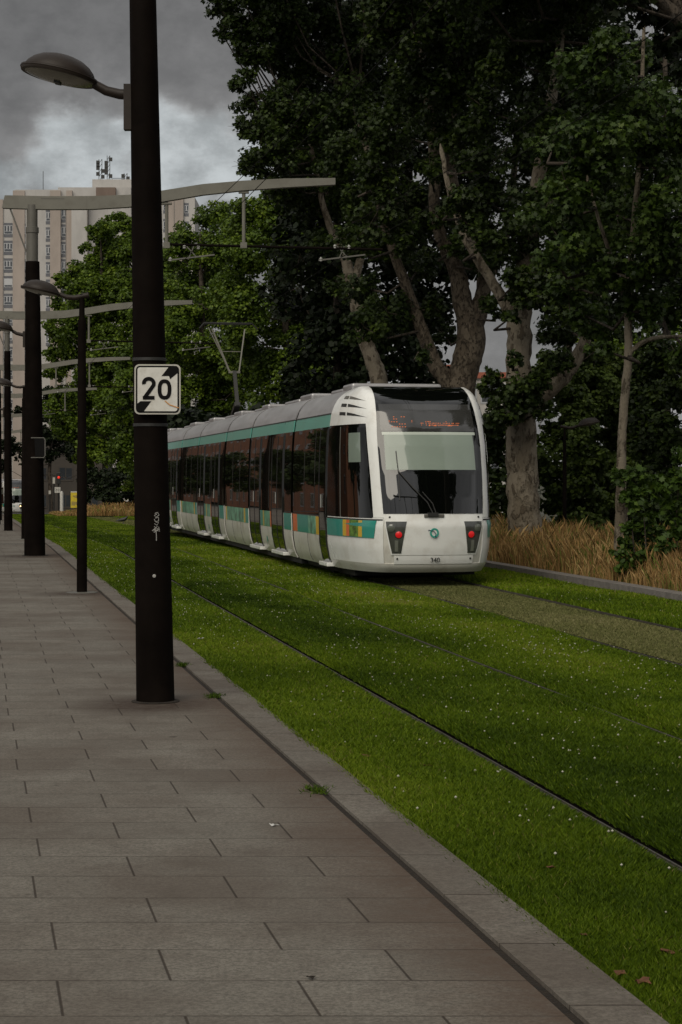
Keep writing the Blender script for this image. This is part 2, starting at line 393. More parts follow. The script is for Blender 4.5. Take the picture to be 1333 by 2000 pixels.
b = MB(); vs = []; fs = []
ds = [-120, -40, 0, 30, 45, 65, 91, 117, 143, 171, 200, 240, 500, 1500, 3500]
for d in ds:
    for x in (-1500, -300, -80, 80, 300, 1500): vs.append((x, d, gz(d)-.22))
for i in range(len(ds)-1):
    for j in range(5): o = i*6+j; fs.append((o, o+1, o+7, o+6))
b.add(vs, fs); tag(b.build('ground', M['terrain']), kind='structure')
strip('pavement', -9, 1.850, -6, 150, 0, M['paving'], 3)
strip('joint_gap', 1.83, 1.90, -6, 150, -.010, M['debris'], 3)
b = MB()
for d0 in np.arange(5.84-.775*12, 148, .775):
    d1 = d0+.775
    for u0_, u1_ in ((1.892, 2.135),):
        p = [UD(u0_, d0+.002), UD(u1_, d0+.002), UD(u1_, d1-.002), UD(u0_, d1-.002)]
        q = [Vector((v.x, v.y, v.z-.16)) for v in p]; t = [Vector((v.x, v.y, v.z+.006)) for v in p]
        b.add(q+t, [(4, 5, 6, 7), (0, 1, 5, 4), (1, 2, 6, 5), (2, 3, 7, 6), (3, 0, 4, 7)])
tag(b.build('kerb', M['kerb'], bevel=0), kind='structure')
strip('channel_strip', -9, 1.85, 46.6, 47.0, .004, mat('channel', (.05, .045, .04), .8), 1)
b = MB()
for d0 in np.arange(-6, 150, 1.0):
    p = [UD(9.62, d0), UD(9.88, d0), UD(9.88, d0+.995), UD(9.62, d0+.995)]
    q = [Vector((v.x, v.y, v.z-.2)) for v in p]; t = [Vector((v.x, v.y, v.z+.085)) for v in p]
    b.add(q+t, [(4, 5, 6, 7), (0, 1, 5, 4), (1, 2, 6, 5), (2, 3, 7, 6), (3, 0, 4, 7)])
tag(b.build('far_kerb', mat('far_kerb', (.16, .145, .13), .85, var=.25, vscale=8, bump=.4, bscale=50)), kind='structure')

_w = RNG.normal(size=(14, 2)); _w /= np.linalg.norm(_w, axis=1)[:, None]; _fr = RNG.uniform(.35, 3.2, 14); _ph = RNG.uniform(0, 6.28, 14)
def nz(u, d, s=1.0):
    u = np.asarray(u, float); d = np.asarray(d, float); o = 0
    for (a, c), f, p in zip(_w, _fr, _ph): o = o+np.sin((u*a+d*c*.6)*f*s*2+p)/(1+f*.4)
    return o/5.0                       # about -1..1
def railgap(u, d):
    """distance to the nearest rail"""
    r1 = 3.13+.3*np.clip((np.asarray(d)-8)/34.0, 0, 1)
    return np.min([np.abs(u-(r1+o)) for o in (0, 1.465, 3.25, 4.715)], axis=0)
def lawnz(u, d):
    g = railgap(u, d); e = np.exp(-(g/.14)**2); return -.045+.022*nz(u, d)*(1-e)-.018*e
LEND = 122
strip('lawn', 2.13, lambda d: RAILS[2](d)-.06, -2, LEND, 0, M['lawnbase'], .35, 34, zf=lambda u, d: float(lawnz(u, d)))
strip('track_bed', lambda d: RAILS[2](d)-.06, lambda d: RAILS[3](d)+.1, -2, LEND, 0, M['dullbase'], .7, 12, zf=lambda u, d: float(lawnz(u, d)))
strip('lawn_verge', lambda d: RAILS[3](d)+.1, 9.65, -2, LEND, 0, M['lawnbase'], .7, 8, zf=lambda u, d: float(lawnz(u, d)))
strip('verge_soil', 9.86, 14.5, -2, 200, .03, M['soil'], 3)
strip('track_crossing', 2.0, 9.7, LEND, 160, -.03, M['asphalt'], 4)
o = strip('road', -60, 60, 128, 150, .012, M['asphalt'], 4)
o = strip('far_road', 14.4, 60, 60, 128, -.03, M['terrain'], 6)
for i, r in enumerate(RAILS):
    near = i == 0; zt = (-.034, -.030, -.024, -.024)[i]
    b = MB(); b.mi = 0
    dd = list(np.arange(-2, LEND+38, 1.2))
    def ribbon(o0, o1, z0, z1):
        vs = []; fs = []
        for k, d in enumerate(dd):
            for (o_, z_) in ((o0, z0), (o0, z1), (o1, z1), (o1, z0)): vs.append(UD(r(d)+o_, d, z_))
        for k in range(len(dd)-1):
            for q in range(3): a = 4*k+q; fs.append((a, a+1, a+5, a+4))
        b.add(vs, fs)
    b.mi = 1; ribbon(-.012 if near else -.006, .040 if near else (.030 if i == 1 else .055), -.14, zt-.016)
    b.mi = 0; ribbon(-.024 if near else -.022, -.012 if near else -.006, -.14, zt)
    b.mi = 1; ribbon(.040 if near else (.030 if i == 1 else .055), .042 if near else (.032 if i == 1 else .057), -.14, zt-.012)
    o = b.build('rail', [M['rail'], M['groove']])
    lab = ('steel rail nearest the granite kerb, a dark groove through the green lawn', 'second steel rail from the kerb, half buried in the flowering lawn',
           'third steel rail, left rail under the big tram', 'rightmost steel rail in a dark groove beside the far kerb')[i]
    tag(o, lab, 'rail', 'tram rails set in the lawn')
    if near:
        bb_ = MB(); vs = []; fs = []
        for k, d in enumerate(dd):
            for (o_, z_) in ((-.050, zt-.018), (-.025, zt-.006)): vs.append(UD(r(d)+o_, d, z_))
        fs = [(2*k, 2*k+1, 2*k+3, 2*k+2) for k in range(len(dd)-1)]
        bb_.add(vs, fs); bb_.build('rail_bedding', mat('bedding', (.05, .045, .035), .9, var=.5, vscale=6, bump=.6), o)

# ------------------------------------------------------------------ grass
def visible(x, y, z, m=60):
    px = 666+F*x/y; py = HZ+F*(EYE-z)/y
    return (px > -m) & (px < 1333+m) & (py < 2000+m*2)
def blades(name, mat_, n, u0, u1, d0, d1, hfun, wfun, tintf, power=2.0, lean=.5, keep=None, seed=1, label=None):
    R = np.random.default_rng(seed)
    t = R.random(n)                     # density falls off with distance like 1/d^power
    k = 2-power
    if abs(k-1) < 1e-6: pass
    e = 1-power
    d = (d0**e+t*(d1**e-d0**e))**(1/e)
    u = u0+(u1-u0)*R.random(n); x = u-K*d
    g = np.interp(d, _gx, _gy); ok = visible(x, d, g)
    if keep is not None: ok &= keep(u, d, R)
    u, d, x, g = u[ok], d[ok], x[ok], g[ok]; n = len(u)
    h = hfun(u, d, R); w = wfun(u, d, R); a = R.random(n)*6.283; la = R.random(n)*6.283; ll = h*lean*(.2+R.random(n))
    z0 = g+lawnz(u, d)-.01 if u1 < 9.7 else g+.02
    dx, dy = np.cos(a)*w/2, np.sin(a)*w/2; lx, ly = np.cos(la)*ll, np.sin(la)*ll
    co = np.empty((n, 5, 3))
    co[:, 0] = np.stack([x-dx, d-dy, z0], 1); co[:, 1] = np.stack([x+dx, d+dy, z0], 1)
    co[:, 2] = np.stack([x+dx*.8+lx*.35, d+dy*.8+ly*.35, z0+h*.6], 1)
    co[:, 3] = np.stack([x+lx, d+ly, z0+h], 1)
    co[:, 4] = np.stack([x-dx*.8+lx*.35, d-dy*.8+ly*.35, z0+h*.6], 1)
    o = fastmesh(name, co.reshape(-1, 3), 5, mat_, tint=np.clip(tintf(u, d, R), 0, 1))
    return tag(o, label, None, None, 'stuff')
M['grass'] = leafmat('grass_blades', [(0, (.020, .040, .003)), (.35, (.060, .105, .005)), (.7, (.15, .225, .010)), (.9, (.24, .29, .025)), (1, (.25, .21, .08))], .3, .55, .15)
M['dullgrass'] = leafmat('dull_grass_blades', [(0, (.075, .088, .028)), (.5, (.165, .170, .062)), (1, (.25, .23, .11))], .2, .7, .1)
M['straw'] = leafmat('straw_blades', [(0, (.11, .066, .027)), (.5, (.34, .205, .078)), (.85, (.50, .35, .16)), (1, (.12, .16, .03))], .2, .7, .1)
ng = lambda g0: (lambda u, d, R: (railgap(u, d) > g0))
def gt(u, d, R):  # blade tint also carries the lawn's bright and shaded bands, painted in
    r_ = u-(3.13+.3*np.clip((d-8)/34, 0, 1)); shade_band = .30*np.exp(-((r_-2.4)/.55)**2)*np.exp(-((d-20)/9)**2)+.10*(r_ < -.1)-.14*np.exp(-((r_-.45)/.4)**2)-.10*np.clip((11-d)/5, 0, 1)-.06*np.exp(-((r_-1.3)/.2)**2)
    return .42+shade_band+.25*nz(u, d, .7)+.12*nz(u+9, d, 3)+R.normal(0, .13, len(u))+.13*np.clip((d-12)/14, 0, 1)*(u > 4.4)+.5*(R.random(len(u)) < .02)
lg = 'short green grass of the tram lawn, dotted with clover'
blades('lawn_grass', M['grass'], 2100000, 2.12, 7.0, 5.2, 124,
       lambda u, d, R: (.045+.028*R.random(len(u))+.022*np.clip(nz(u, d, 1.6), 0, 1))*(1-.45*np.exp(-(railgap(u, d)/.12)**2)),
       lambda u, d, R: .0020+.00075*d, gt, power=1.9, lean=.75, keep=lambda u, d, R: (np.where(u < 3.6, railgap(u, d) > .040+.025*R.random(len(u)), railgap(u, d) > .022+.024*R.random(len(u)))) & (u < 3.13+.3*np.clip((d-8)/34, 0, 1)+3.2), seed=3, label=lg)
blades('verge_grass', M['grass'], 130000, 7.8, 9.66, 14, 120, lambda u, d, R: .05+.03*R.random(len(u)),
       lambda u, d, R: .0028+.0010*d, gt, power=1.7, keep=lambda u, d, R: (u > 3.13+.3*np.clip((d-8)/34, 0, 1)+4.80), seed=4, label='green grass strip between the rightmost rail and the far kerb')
def inbed(u, d, R):
    r = 3.13+.3*np.clip((d-8)/34, 0, 1); return (u > r+3.34) & (u < r+4.66)
blades('track_grass', M['dullgrass'], 200000, 6.2, 8.2, 12, 120, lambda u, d, R: .022+.018*R.random(len(u)),
       lambda u, d, R: .0028+.0010*d, lambda u, d, R: .45+.25*nz(u, d)+R.normal(0, .2, len(u)), power=1.7, keep=inbed, seed=5, label='dull olive grass between the rails under the big tram')
# tall dry grass as curved stalks
def stalks(name, n, d0, d1, u0, u1, h0, h1, w, seed, label, power=1.5, green=.15):
    R = np.random.default_rng(seed); e = 1-power; t = R.random(n)
    d = (d0**e+t*(d1**e-d0**e))**(1/e); u = u0+(u1-u0)*R.random(n)**1.15; x = u-K*d; g = np.interp(d, _gx, _gy)+.03
    ok = visible(x, d, g, 120); u, d, x, g = u[ok], d[ok], x[ok], g[ok]; n = len(u)
    cl = .75+.35*nz(u*1.4, d*1.5, 1.3)
    h = (h0+(h1-h0)*R.random(n))*np.clip(cl, .35, 1.3)*(1 if d0 < 100 else np.clip((u-4.6)/4.0, .3, 1)*(.75+.35*nz(u*.5, d*.5)))*np.clip((u-u0+.25)/.5, .45, 1); a = R.random(n)*6.283; la = R.random(n)*6.283; ll = h*(.1+.45*R.random(n)**2)
    ww = w*(1+d/28); dx, dy = np.cos(a)*ww/2, np.sin(a)*ww/2; lx, ly = np.cos(la)*ll, np.sin(la)*ll
    head = 1+1.6*(R.random(n) < .35)
    co = np.empty((n, 6, 3))
    co[:, 0] = np.stack([x-dx, d-dy, g], 1); co[:, 1] = np.stack([x+dx, d+dy, g], 1)
    co[:, 2] = np.stack([x+dx*.7+lx*.3, d+dy*.7+ly*.3, g+h*.55], 1); co[:, 3] = np.stack([x+dx*head*.8+lx*.7, d+dy*head*.8+ly*.7, g+h*.86], 1)
    co[:, 4] = np.stack([x+lx, d+ly, g+h], 1); co[:, 5] = np.stack([x-dx*.7+lx*.3, d-dy*.7+ly*.3, g+h*.55], 1)
    tint = np.clip(.5+.18*nz(u, d, 2)+R.normal(0, .17, n), 0, .92); tint[R.random(n) < green] = 1
    return tag(fastmesh(name, co.reshape(-1, 6*0+3), 6, M['straw'], tint=tint), label, None, None, 'stuff')
stalks('dry_grass', 100000, 17, 80, 9.92, 13.6, .35, .85, .0055, 11, 'tall dry straw grass behind the far kerb at the foot of the plane trees')
stalks('distant_dry_grass', 26000, 108, 121, 5.0, 15.5, .45, 1.05, .010, 12, 'tall dry straw grass far back left of the tram')
# clover heads
R = np.random.default_rng(21); pts = []
for (uc, dc, ru, rd, n) in ((5.6, 17.5, .6, 3, 300), (3.9, 14.5, .6, 3, 120), (5.2, 24, 1.2, 6, 330), (2.55, 24, .35, 8, 230), (4.0, 28, .8, 8, 200), (2.7, 36, .4, 8, 130), (4.3, 11, .6, 3, 150), (5.4, 33, 1.1, 8, 260), (8.6, 24, .6, 5, 60), (4.2, 45, 1.4, 12, 120), (2.6, 13.5, .3, 2, 22), (2.9, 8.6, .25, 1.6, 16), (3.6, 9.3, .5, 1.5, 50)):
    pts += [(u, d) for u, d in zip(R.normal(uc, ru, n), R.normal(dc, rd, n)) if 2.2 < u < 9.5 and d > 5.5]
pts = [p for p in pts if railgap(p[0], p[1]) > .12 and not (RAILS[2](p[1]) < p[0] < RAILS[3](p[1]))]
co = []
tet = np.array([[1, 0, 0], [0, 1, 0], [-1, 0, 0], [0, -1, 0], [0, 0, 1], [0, 0, -1.0]]); tri = [(0, 1, 4), (1, 2, 4), (2, 3, 4), (3, 0, 4), (1, 0, 5), (2, 1, 5), (3, 2, 5), (0, 3, 5)]
for (u, d) in pts:
    c = np.array([u-K*d, d, gz(d)+float(lawnz(u, d))+R.uniform(.04, .075)]); r = R.uniform(.004, .0085)*(1+max(0, d-20)/80)
    for t in tri:
        for k in t: co.append(c+tet[k]*r)
M['clover'] = leafmat('clover_heads', [(0, (.30, .29, .22)), (1, (.48, .47, .38))], 0)
tag(fastmesh('clover_flowers', np.array(co), 3, M['clover'], tint=np.repeat(R.random(len(pts)), 8)), 'small white clover flowers scattered over the green lawn', None, None, 'stuff')
# ------------------------------------------------------------------ lamps, masts, posts
def lamp_head(parent, cx, cz, r, arm, plate=None, tilt=12):
    Mx = Matrix.Translation((cx, 0, cz)) @ Matrix.Rotation(math.radians(tilt), 4, 'Y')
    b = MB(); k = r/.285
    b.lathe([(.285*k, -.028*k), (.292*k, -.012*k), (.292*k, .008*k), (.268*k, .012*k), (.262*k, .03*k), (.25*k, .05*k), (.215*k, .085*k), (.165*k, .115*k), (.10*k, .135*k), (.04*k, .142*k), (.002, .143*k)], 36, Mx)
    b.lathe([(.292*k, -.012*k), (.296*k, -.004*k), (.292*k, .004*k)], 36, Mx)
    p = [Vector(q) for q in arm]; n = len(p)
    b.tube(p, [.034*k+.010*i/n for i in range(n)], 10)
    if plate: b.bb(*plate)
    sh = b.build('lamp_head', M['lamp'], parent, smooth=40)
    g = MB(); g.lathe([(.002, -.062*k), (.10*k, -.058*k), (.19*k, -.045*k), (.25*k, -.030*k), (.262*k, -.026*k)], 32, Mx)
    g.build('lamp_glass', M['lampglass'], sh, smooth=40)
    c = MB(); c.box((0, 0, -.066*k), (.022*k, .05*k, .008*k), M=Mx); c.build('lamp_catch', M['dark'], sh)
    return sh
BT = [(-.57, 7.70), (.36, 7.68), (1.3, 7.685), (2.06, 7.71), (2.72, 7.79), (3.66, 7.94), (4.48, 8.01), (5.41, 8.06), (6.49, 8.07)]
BB = [(-.63, 7.43), (.36, 7.40), (1.3, 7.405), (2.06, 7.45), (2.72, 7.55), (3.66, 7.71), (4.48, 7.80), (5.41, 7.87), (6.49, 7.93)]
def mast(u, d, r0, r1, label, lean=0.0, lampz=4.8, full=True):
    b0 = UD(u, d); t = thing('catenary_mast', label, 'mast', b0, 0, 'catenary masts along the platform')
    lx = lambda z: -lean*z
    b = MB(); n = 10; H = 6.3
    b.tube([(lx(H*i/n), 0, H*i/n-.01) for i in range(n+1)], [r0+(r1-r0)*(i/n) for i in range(n+1)], 28)
    b.build('pole', M['pole'], t, smooth=40)
    b = MB(); b.lathe([(r0*1.25, 0), (r0*1.25, .006), (r0*1.02, .010)], 32); b.build('base_ring', M['debris'], t)
    b = MB(); rs = min(.125, r1*.86); M4 = Matrix.Translation((lx(7), 0, 0))
    b.lathe([(rs, 6.28), (rs, 6.9), (rs*1.12, 6.905), (rs*1.12, 7.02), (rs*.92, 7.03), (rs*.92, 7.5)], 24, M4); b.build('sleeve', M['polegrey'], t, smooth=40)
    b = MB(); nb = len(BT)
    vs = []
    for i in range(nb):
        for (x, z) in (BT[i], BB[i]):
            for y in (-.08, .08): vs.append((x+lx(7.5), y, z))
    fs = []
    for i in range(nb-1):
        a = 4*i; c = a+4; fs += [(a, a+1, c+1, c), (a+2, c+2, c+3, a+3), (a, c, c+2, a+2), (a+1, a+3, c+3, c+1)]
    fs += [(0, 2, 3, 1), (4*nb-4, 4*nb-3, 4*nb-1, 4*nb-2)]
    b.add(vs, fs); bm = b.build('beam', M['beam'], t)
    b = MB(); b.bb(.2+lx(7), .7+lx(7), -.0835, -.08, 7.62, 7.64); b.build('beam_joint', M['polegrey'], bm); b = MB(); b.bb(1.12, 1.125, -.0835, -.08, 7.42, 7.68); b.build('beam_joint', M['polegrey'], bm)
    b = MB(); b.bar((-.47+lx(7), 0, 7.42), (-.13+lx(6.5), 0, 6.5), .05, .03); b.build('strut', M['polegrey'], t)
    for x, zt in ((2.82, 7.56), (4.47, 7.80)):
        b = MB(); b.tube([(x, 0, zt), (x, 0, 6.6)], .038, 8); b.box((x, 0, zt-.03), (.11, .05, .02)); b.bb(x-.07, x+.07, -.04, .04, 6.58, 6.7)
        b.build('drop_rod', M['beam'], t, smooth=40)
    b = MB(); b.tube([(2.78, 0, 6.66), (7.45, 0, 6.55)], .028, 8); b.build('cross_tube', M['pole'], t, smooth=40)
    for cx in (3.4, 6.62):
        b = MB(); b.bar((cx-.55, 0, 6.32), (cx+.45, 0, 6.44), .03, .03); b.bar((cx+.0, 0, 6.62), (cx-.12, 0, 6.34), .02, .02); b.bar((cx-.15, 0, 6.62), (cx+.05, 0, 6.40), .02, .02)
        a = b.build('steady_arm', M['polegrey'], t)
        b = MB(); b.lathe([(.012, -.05), (.04, -.03), (.022, -.01), (.04, .01), (.022, .03), (.012, .05)], 8, Matrix.Translation((cx-.5, 0, 6.34))); b.build('insulator', M['insul'], a); b = MB(); b.lathe([(.012, -.05), (.04, -.03), (.022, -.01), (.04, .01), (.012, .05)], 8, Matrix.Translation((cx-.2, 0, 6.61))); b.build('insulator', M['insul'], a); b = MB()
        b.lathe([(.012, -.05), (.04, -.03), (.022, -.01), (.04, .01), (.012, .05)], 8, Matrix.Translation((cx+.1, 0, 6.60)))
        b.build('insulator', M['insul'], a)
    rr = r0+(r1-r0)*lampz/H; ox = lx(lampz)-rr
    lamp_head(t, ox-.53, lampz+.0, .285, [(ox-.27, 0, lampz-.075), (ox-.18, 0, lampz-.125), (ox-.08, 0, lampz-.15), (ox+.03, 0, lampz-.155)],
              (ox-.045, ox+.02, -.04, .04, lampz-.42, lampz-.08))
    return t
MP = mast(1.37, 13.8, .144, .092, 'nearest mast, thick dark brown pole carrying the black and white 20 sign', lean=.018, lampz=4.70)
# graffiti and bolts on the near mast
def onpole(px, py, z_off=0.004):
    z = EYE+(HZ-py)/F*13.66; X = (px-666)/F*13.66 - MP.location.x
    r = .144+(.092-.144)*z/6.3; cx = -.018*z; dx = max(-r*.98, min(r*.98, X-cx)); return Vector((cx+dx, -math.sqrt(r*r-dx*dx)-z_off, z))
b = MB()
for ln in ([(302, 1003), (307, 1001), (310, 1006), (304, 1011), (301, 1007), (306, 1004)], [(303, 1012), (309, 1011), (309, 1018), (303, 1019), (301, 1014)], [(304, 1020), (309, 1021), (306, 1026), (301, 1023)],
           [(301, 1028), (303, 1031), (307, 1028), (304, 1032), (309, 1033)], [(297, 1037), (304, 1031), (300, 1037), (311, 1034), (309, 1029), (311, 1038), (301, 1034)], [(304, 1034), (305, 1046), (305, 1056)], [(300, 1040), (308, 1036)]):
    b.tube([onpole(*p) for p in ln], .0032, 5)
b.build('graffiti_tag', M['graf'], MP)
b = MB(); c = onpole(301, 1125); b.lathe([(.013, 0), (.013, .004), (.006, .006)], 12, Matrix.Translation(c) @ Matrix.Rotation(math.radians(90), 4, 'X')); b.build('bolt', M['graf'], MP)
for z in (2.07, 2.56):
    b = MB()
    r = .144+(.092-.144)*z/6.3; b.lathe([(r+.003, z-.012), (r+.006, z-.010), (r+.006, z+.010), (r+.003, z+.012)], 28, Matrix.Translation((-.018*z, 0, 0))); b.build('clamp_band', M['dark'], MP, smooth=40)
m2 = mast(1.33, 39.4, .225, .150, 'second mast, broad dark pole with the long pale beam reaching over both tracks', lean=.008, lampz=4.88)
b = MB(); b.bb(-.05, .24, -.19, -.172, 2.12, 2.50); b.build('sign_back', M['ink'], m2, bevel=.01)
b = MB(); b.stroke([(-.05, 2.10), (.22, 2.10), (.25, 2.14), (.25, 2.48), (.22, 2.52), (-.05, 2.52)], .018, -.2, -.165); b.build('sign_rim', M['rimdim'], m2)
mast(1.25, 64.5, .150, .11, 'third mast, at the far left beside the platform, with a pale beam and grey top', lean=.006, lampz=4.4)
for i, (u, d) in enumerate(((1.3, 91), (1.4, 117), (1.5, 143), (1.6, 169), (1.7, 195))):
    mast(u, d, .15, .11, ('fourth mast from the camera, mostly hidden behind the second mast', 'fifth mast, thin pole with its beam seen low against the trees', 'sixth mast far down the platform', 'seventh mast, beyond the road crossing', 'most distant mast with its beam among the trees')[i], lampz=4.5)
def lamp_post(X, d, label, flip=1, h=4.32, r=.072, z0=None):
    t = thing('street_lamp', label, 'street lamp', (X, d, gz(d) if z0 is None else z0), 0, 'dome headed lamp posts')
    b = MB(); b.tube([(0, 0, 0), (0, 0, 2.1), (0, 0, 2.12), (0, 0, h-.35)], [r*1.06, r, r*.9, r*.82], 18); b.tube([(0, 0, h-.35), (0, 0, h-.33), (0, 0, h+.02)], [r*.7, r*.6, r*.5], 14)
    b.build('post', M['pole'], t, smooth=40)
    b = MB(); b.lathe([(r*3.2, 0), (r*3.2, .008), (r*2.6, .012), (r, .014)], 20); b.build('base_plate', M['polegrey'], t)
    hd = lamp_head(t, -.60, h+.08, .285, [(-.33, 0, h+.02), (-.22, 0, h-.02), (-.1, 0, h-.03), (.10, 0, h+.01)])
    if flip < 0: t.rotation_euler[2] = math.pi
    return t
lamp_post(-3.77, 26.8, 'slim lamp post on the pavement between the two nearest masts')
lamp_post(-8.95, 52, 'slim lamp post half hidden behind the second mast, lamp to its left')
lamp_post(-14.4, 77.5, 'distant slim lamp post at the left edge of the pavement')
t = lamp_post((1103-666)/F*46, 46, 'park lamp among the dark shrubs right of the big plane tree', flip=-1, h=2.95, r=.05)
# contact wires
def wire(name, pts, r, label, group='overhead contact wires'):
    b = MB(); b.tube(pts, r*.7, 5); tag(b.build(name, M['wire'], smooth=60), label, 'wire', group)
for uc, who in ((4.5, 'left'), (7.75, 'right')):
    for z, kind in ((6.30, 'contact'), (6.9, 'upper')):
        pts = []
        for i in range(9):
            d = (-12, 13.8, 39.4, 64.5, 91, 117, 143, 169, 195)[i]
            pts.append(UD(uc, d, z))
            if i < 8:
                dn = (13.8, 39.4, 64.5, 91, 117, 143, 169, 195, 195)[i]; pts.append(UD(uc, (d+dn)/2, z-(.3 if kind == 'upper' else .05)))
        wire('overhead_wire', pts, .009, f'{kind} overhead wire above the {who} hand track')

# ------------------------------------------------------------------ the 20 sign
S = thing('speed_sign', 'square white sign with black 20 and broken diagonal, clamped to the nearest mast', 'sign', (-1.357, 13.62, 2.33), math.radians(3))
def rrect(w, h, r, n=6):
    o = []
    for cx, cz, a0 in ((w-r, h-r, 0), (-w+r, h-r, 90), (-w+r, -h+r, 180), (w-r, -h+r, 270)):
        for i in range(n+1):
            a = math.radians(a0+90*i/n); o.append((cx+r*math.cos(a), cz+r*math.sin(a)))
    return o
b = MB(); b.prism(rrect(.170, .185, .036), 0, .028); b.build('sign_box', M['alu'], S, smooth=30)
b = MB(); b.prism(rrect(.159, .174, .030), -.0025, 0); b.build('border', M['ink'], S)
b = MB(); b.prism(rrect(.147, .162, .020), -.0045, -.0022); b.build('face', M['signwhite'], S)
b = MB()
b.prism([(.147, .162), (.08, .162), (.03, .098), (.085, .098), (.093, .075), (.147, .12)][::-1], -.0065, -.0042); b.build('diagonal_bar', M['ink'], S); b = MB()
b.prism([(-.147, -.162), (-.10, -.162), (-.045, -.088), (-.125, -.088), (-.147, -.105)], -.0065, -.0042)
b.build('diagonal_bar', M['ink'], S)
b = MB(); w = .028
two = [(-.098, .038)]+[(-.064+.037*math.cos(math.radians(a)), .043+.035*math.sin(math.radians(a))) for a in range(172, -46, -15)]+[(-.092, -.058), (-.092, -.060)]
b.stroke(two, w, -.0085, -.006); b.bb(-.108, -.022, -.0085, -.006, -.076, -.049)
ov = [(.052+.037*math.copysign(abs(math.cos(a))**.75, math.cos(a)), -.001+.061*math.copysign(abs(math.sin(a))**.85, math.sin(a))) for a in [2*math.pi*i/32 for i in range(33)]]; ov[-1] = ov[0]
b.stroke(ov, w, -.0085, -.006); b.build('digits', M['ink'], S)
b = MB(); b.stroke([(.055, -.085), (.09, -.115), (.158, -.137)], .007, -.0092, -.0065); b.build('scratch', mat('orange_scratch', (.55, .25, .06), .6), S)

# ------------------------------------------------------------------ the tram
HBz = [.22, .35, .6, 1.0, 1.6, 2.2, 2.55, 2.76, 2.9, 3.0, 3.08, 3.14, 3.18]
HBv = [1.15, 1.22, 1.265, 1.28, 1.28, 1.265, 1.24, 1.21, 1.16, 1.10, 1.02, .93, .82]
hb = lambda z: float(np.interp(z, HBz, HBv))
PLc = [(-.45, .04), (0, 0), (.45, .045), (.80, .17), (.99, .45), (1.13, .95), (1.23, 1.6), (1.28, 2.3), (1.30, 3.0)]
def plan(t):
    s = min(abs(t), 1)*6; i = min(int(s), 5); f = s-i; p0, p1, p2, p3 = PLc[i:i+4]
    o = []
    for k in (0, 1): o.append(.5*(2*p1[k]+(p2[k]-p0[k])*f+(2*p0[k]-5*p1[k]+4*p2[k]-p3[k])*f*f+(3*p1[k]-p0[k]-3*p2[k]+p3[k])*f**3))
    return o
RKz = [.22, .30, .42, .60, .95, 1.14, 1.4, 1.8, 2.2, 2.5, 2.75, 2.92, 3.04, 3.12, 3.18]; RKv = [.26, .15, .10, .05, 0, .035, .09, .19, .33, .47, .64, .82, 1.02, 1.25, 1.55]
def nose(t, z):
    b_, a_ = plan(t); w = hb(z)/1.28; q = abs(t); rk = float(np.interp(z, RKz, RKv))
    zz = max(0, (z-2.5)/.68); w = w*(1-q)+w*q
    a = a_+rk*(1-q**2.2)*(1-.25*q)
    wc = .985-.045*max(0, (z-2.2)/1.0) if z > 1 else w; g = min(1, max(0, (q-.34)/.6)); w = wc*(1-g)+w*g if z > 1 else w
    return Vector((math.copysign(b_*w, t) if t else 0, min(a, 2.3), z))
def side(sgn): return lambda a, z: Vector((sgn*hb(z), a, z))
def patch(fn, s0, s1, z0, z1, ns, nz_, off, m, name, parent, smooth=40, zs=None, thick=.02, label=None):
    f0 = s0 if callable(s0) else (lambda z: s0); f1 = s1 if callable(s1) else (lambda z: s1)
    Z = list(np.linspace(z0, z1, nz_+1))
    P = []; eps = .004
    for j, z in enumerate(Z):
        row = []
        for i in range(ns+1):
            k = i/ns; s = f0(z)+(f1(z)-f0(z))*k
            zt = z1(s) if callable(z1) else z
            p = fn(s, z); du = fn(s+eps, z)-fn(s-eps, z); dv = fn(s, min(3.18, z+eps))-fn(s, max(.22, z-eps)); n = du.cross(dv)
            if n.length < 1e-12: n = Vector((0, -1, 0))
            n.normalize(); ref = p-Vector((0, max(3, p.y) if True else 0, 1.5))
            if n.dot(ref) < 0: n = -n
            row.append((p+n*off, p+n*(off-thick)))
        P.append(row)
    b = MB(); W_ = ns+1; vs = [q[0] for r in P for q in r]
    fs = [(j*W_+i, j*W_+i+1, (j+1)*W_+i+1, (j+1)*W_+i) for j in range(nz_) for i in range(ns)]
    bd = [(0, i) for i in range(ns)]+[(j, ns) for j in range(nz_)]+[(nz_, i) for i in range(ns, 0, -1)]+[(j, 0) for j in range(nz_, 0, -1)]
    o0 = len(vs)
    for (j, i) in bd: vs.append(P[j][i][0]); vs.append(P[j][i][1])
    nb = len(bd)
    for k in range(nb): a = o0+2*k; c = o0+2*((k+1) % nb); fs.append((a, a+1, c+1, c))
    b.add(vs, fs); o = b.build(name, m, parent, smooth=smooth, label=label)
    return o
ND = 28.6; TU = 7.2; ANG = math.atan(K)
TR = thing('tram', 'long white and teal tram on the right hand track, two red lights on its cab', 'tram', (TU-K*ND, ND, -.03), ANG, 'trams')
tw = lambda z: float(np.interp(z, [1.0, 1.14, 1.6, 2.4, 2.8, 3.18], [.325, .335, .35, .36, .352, .34]))
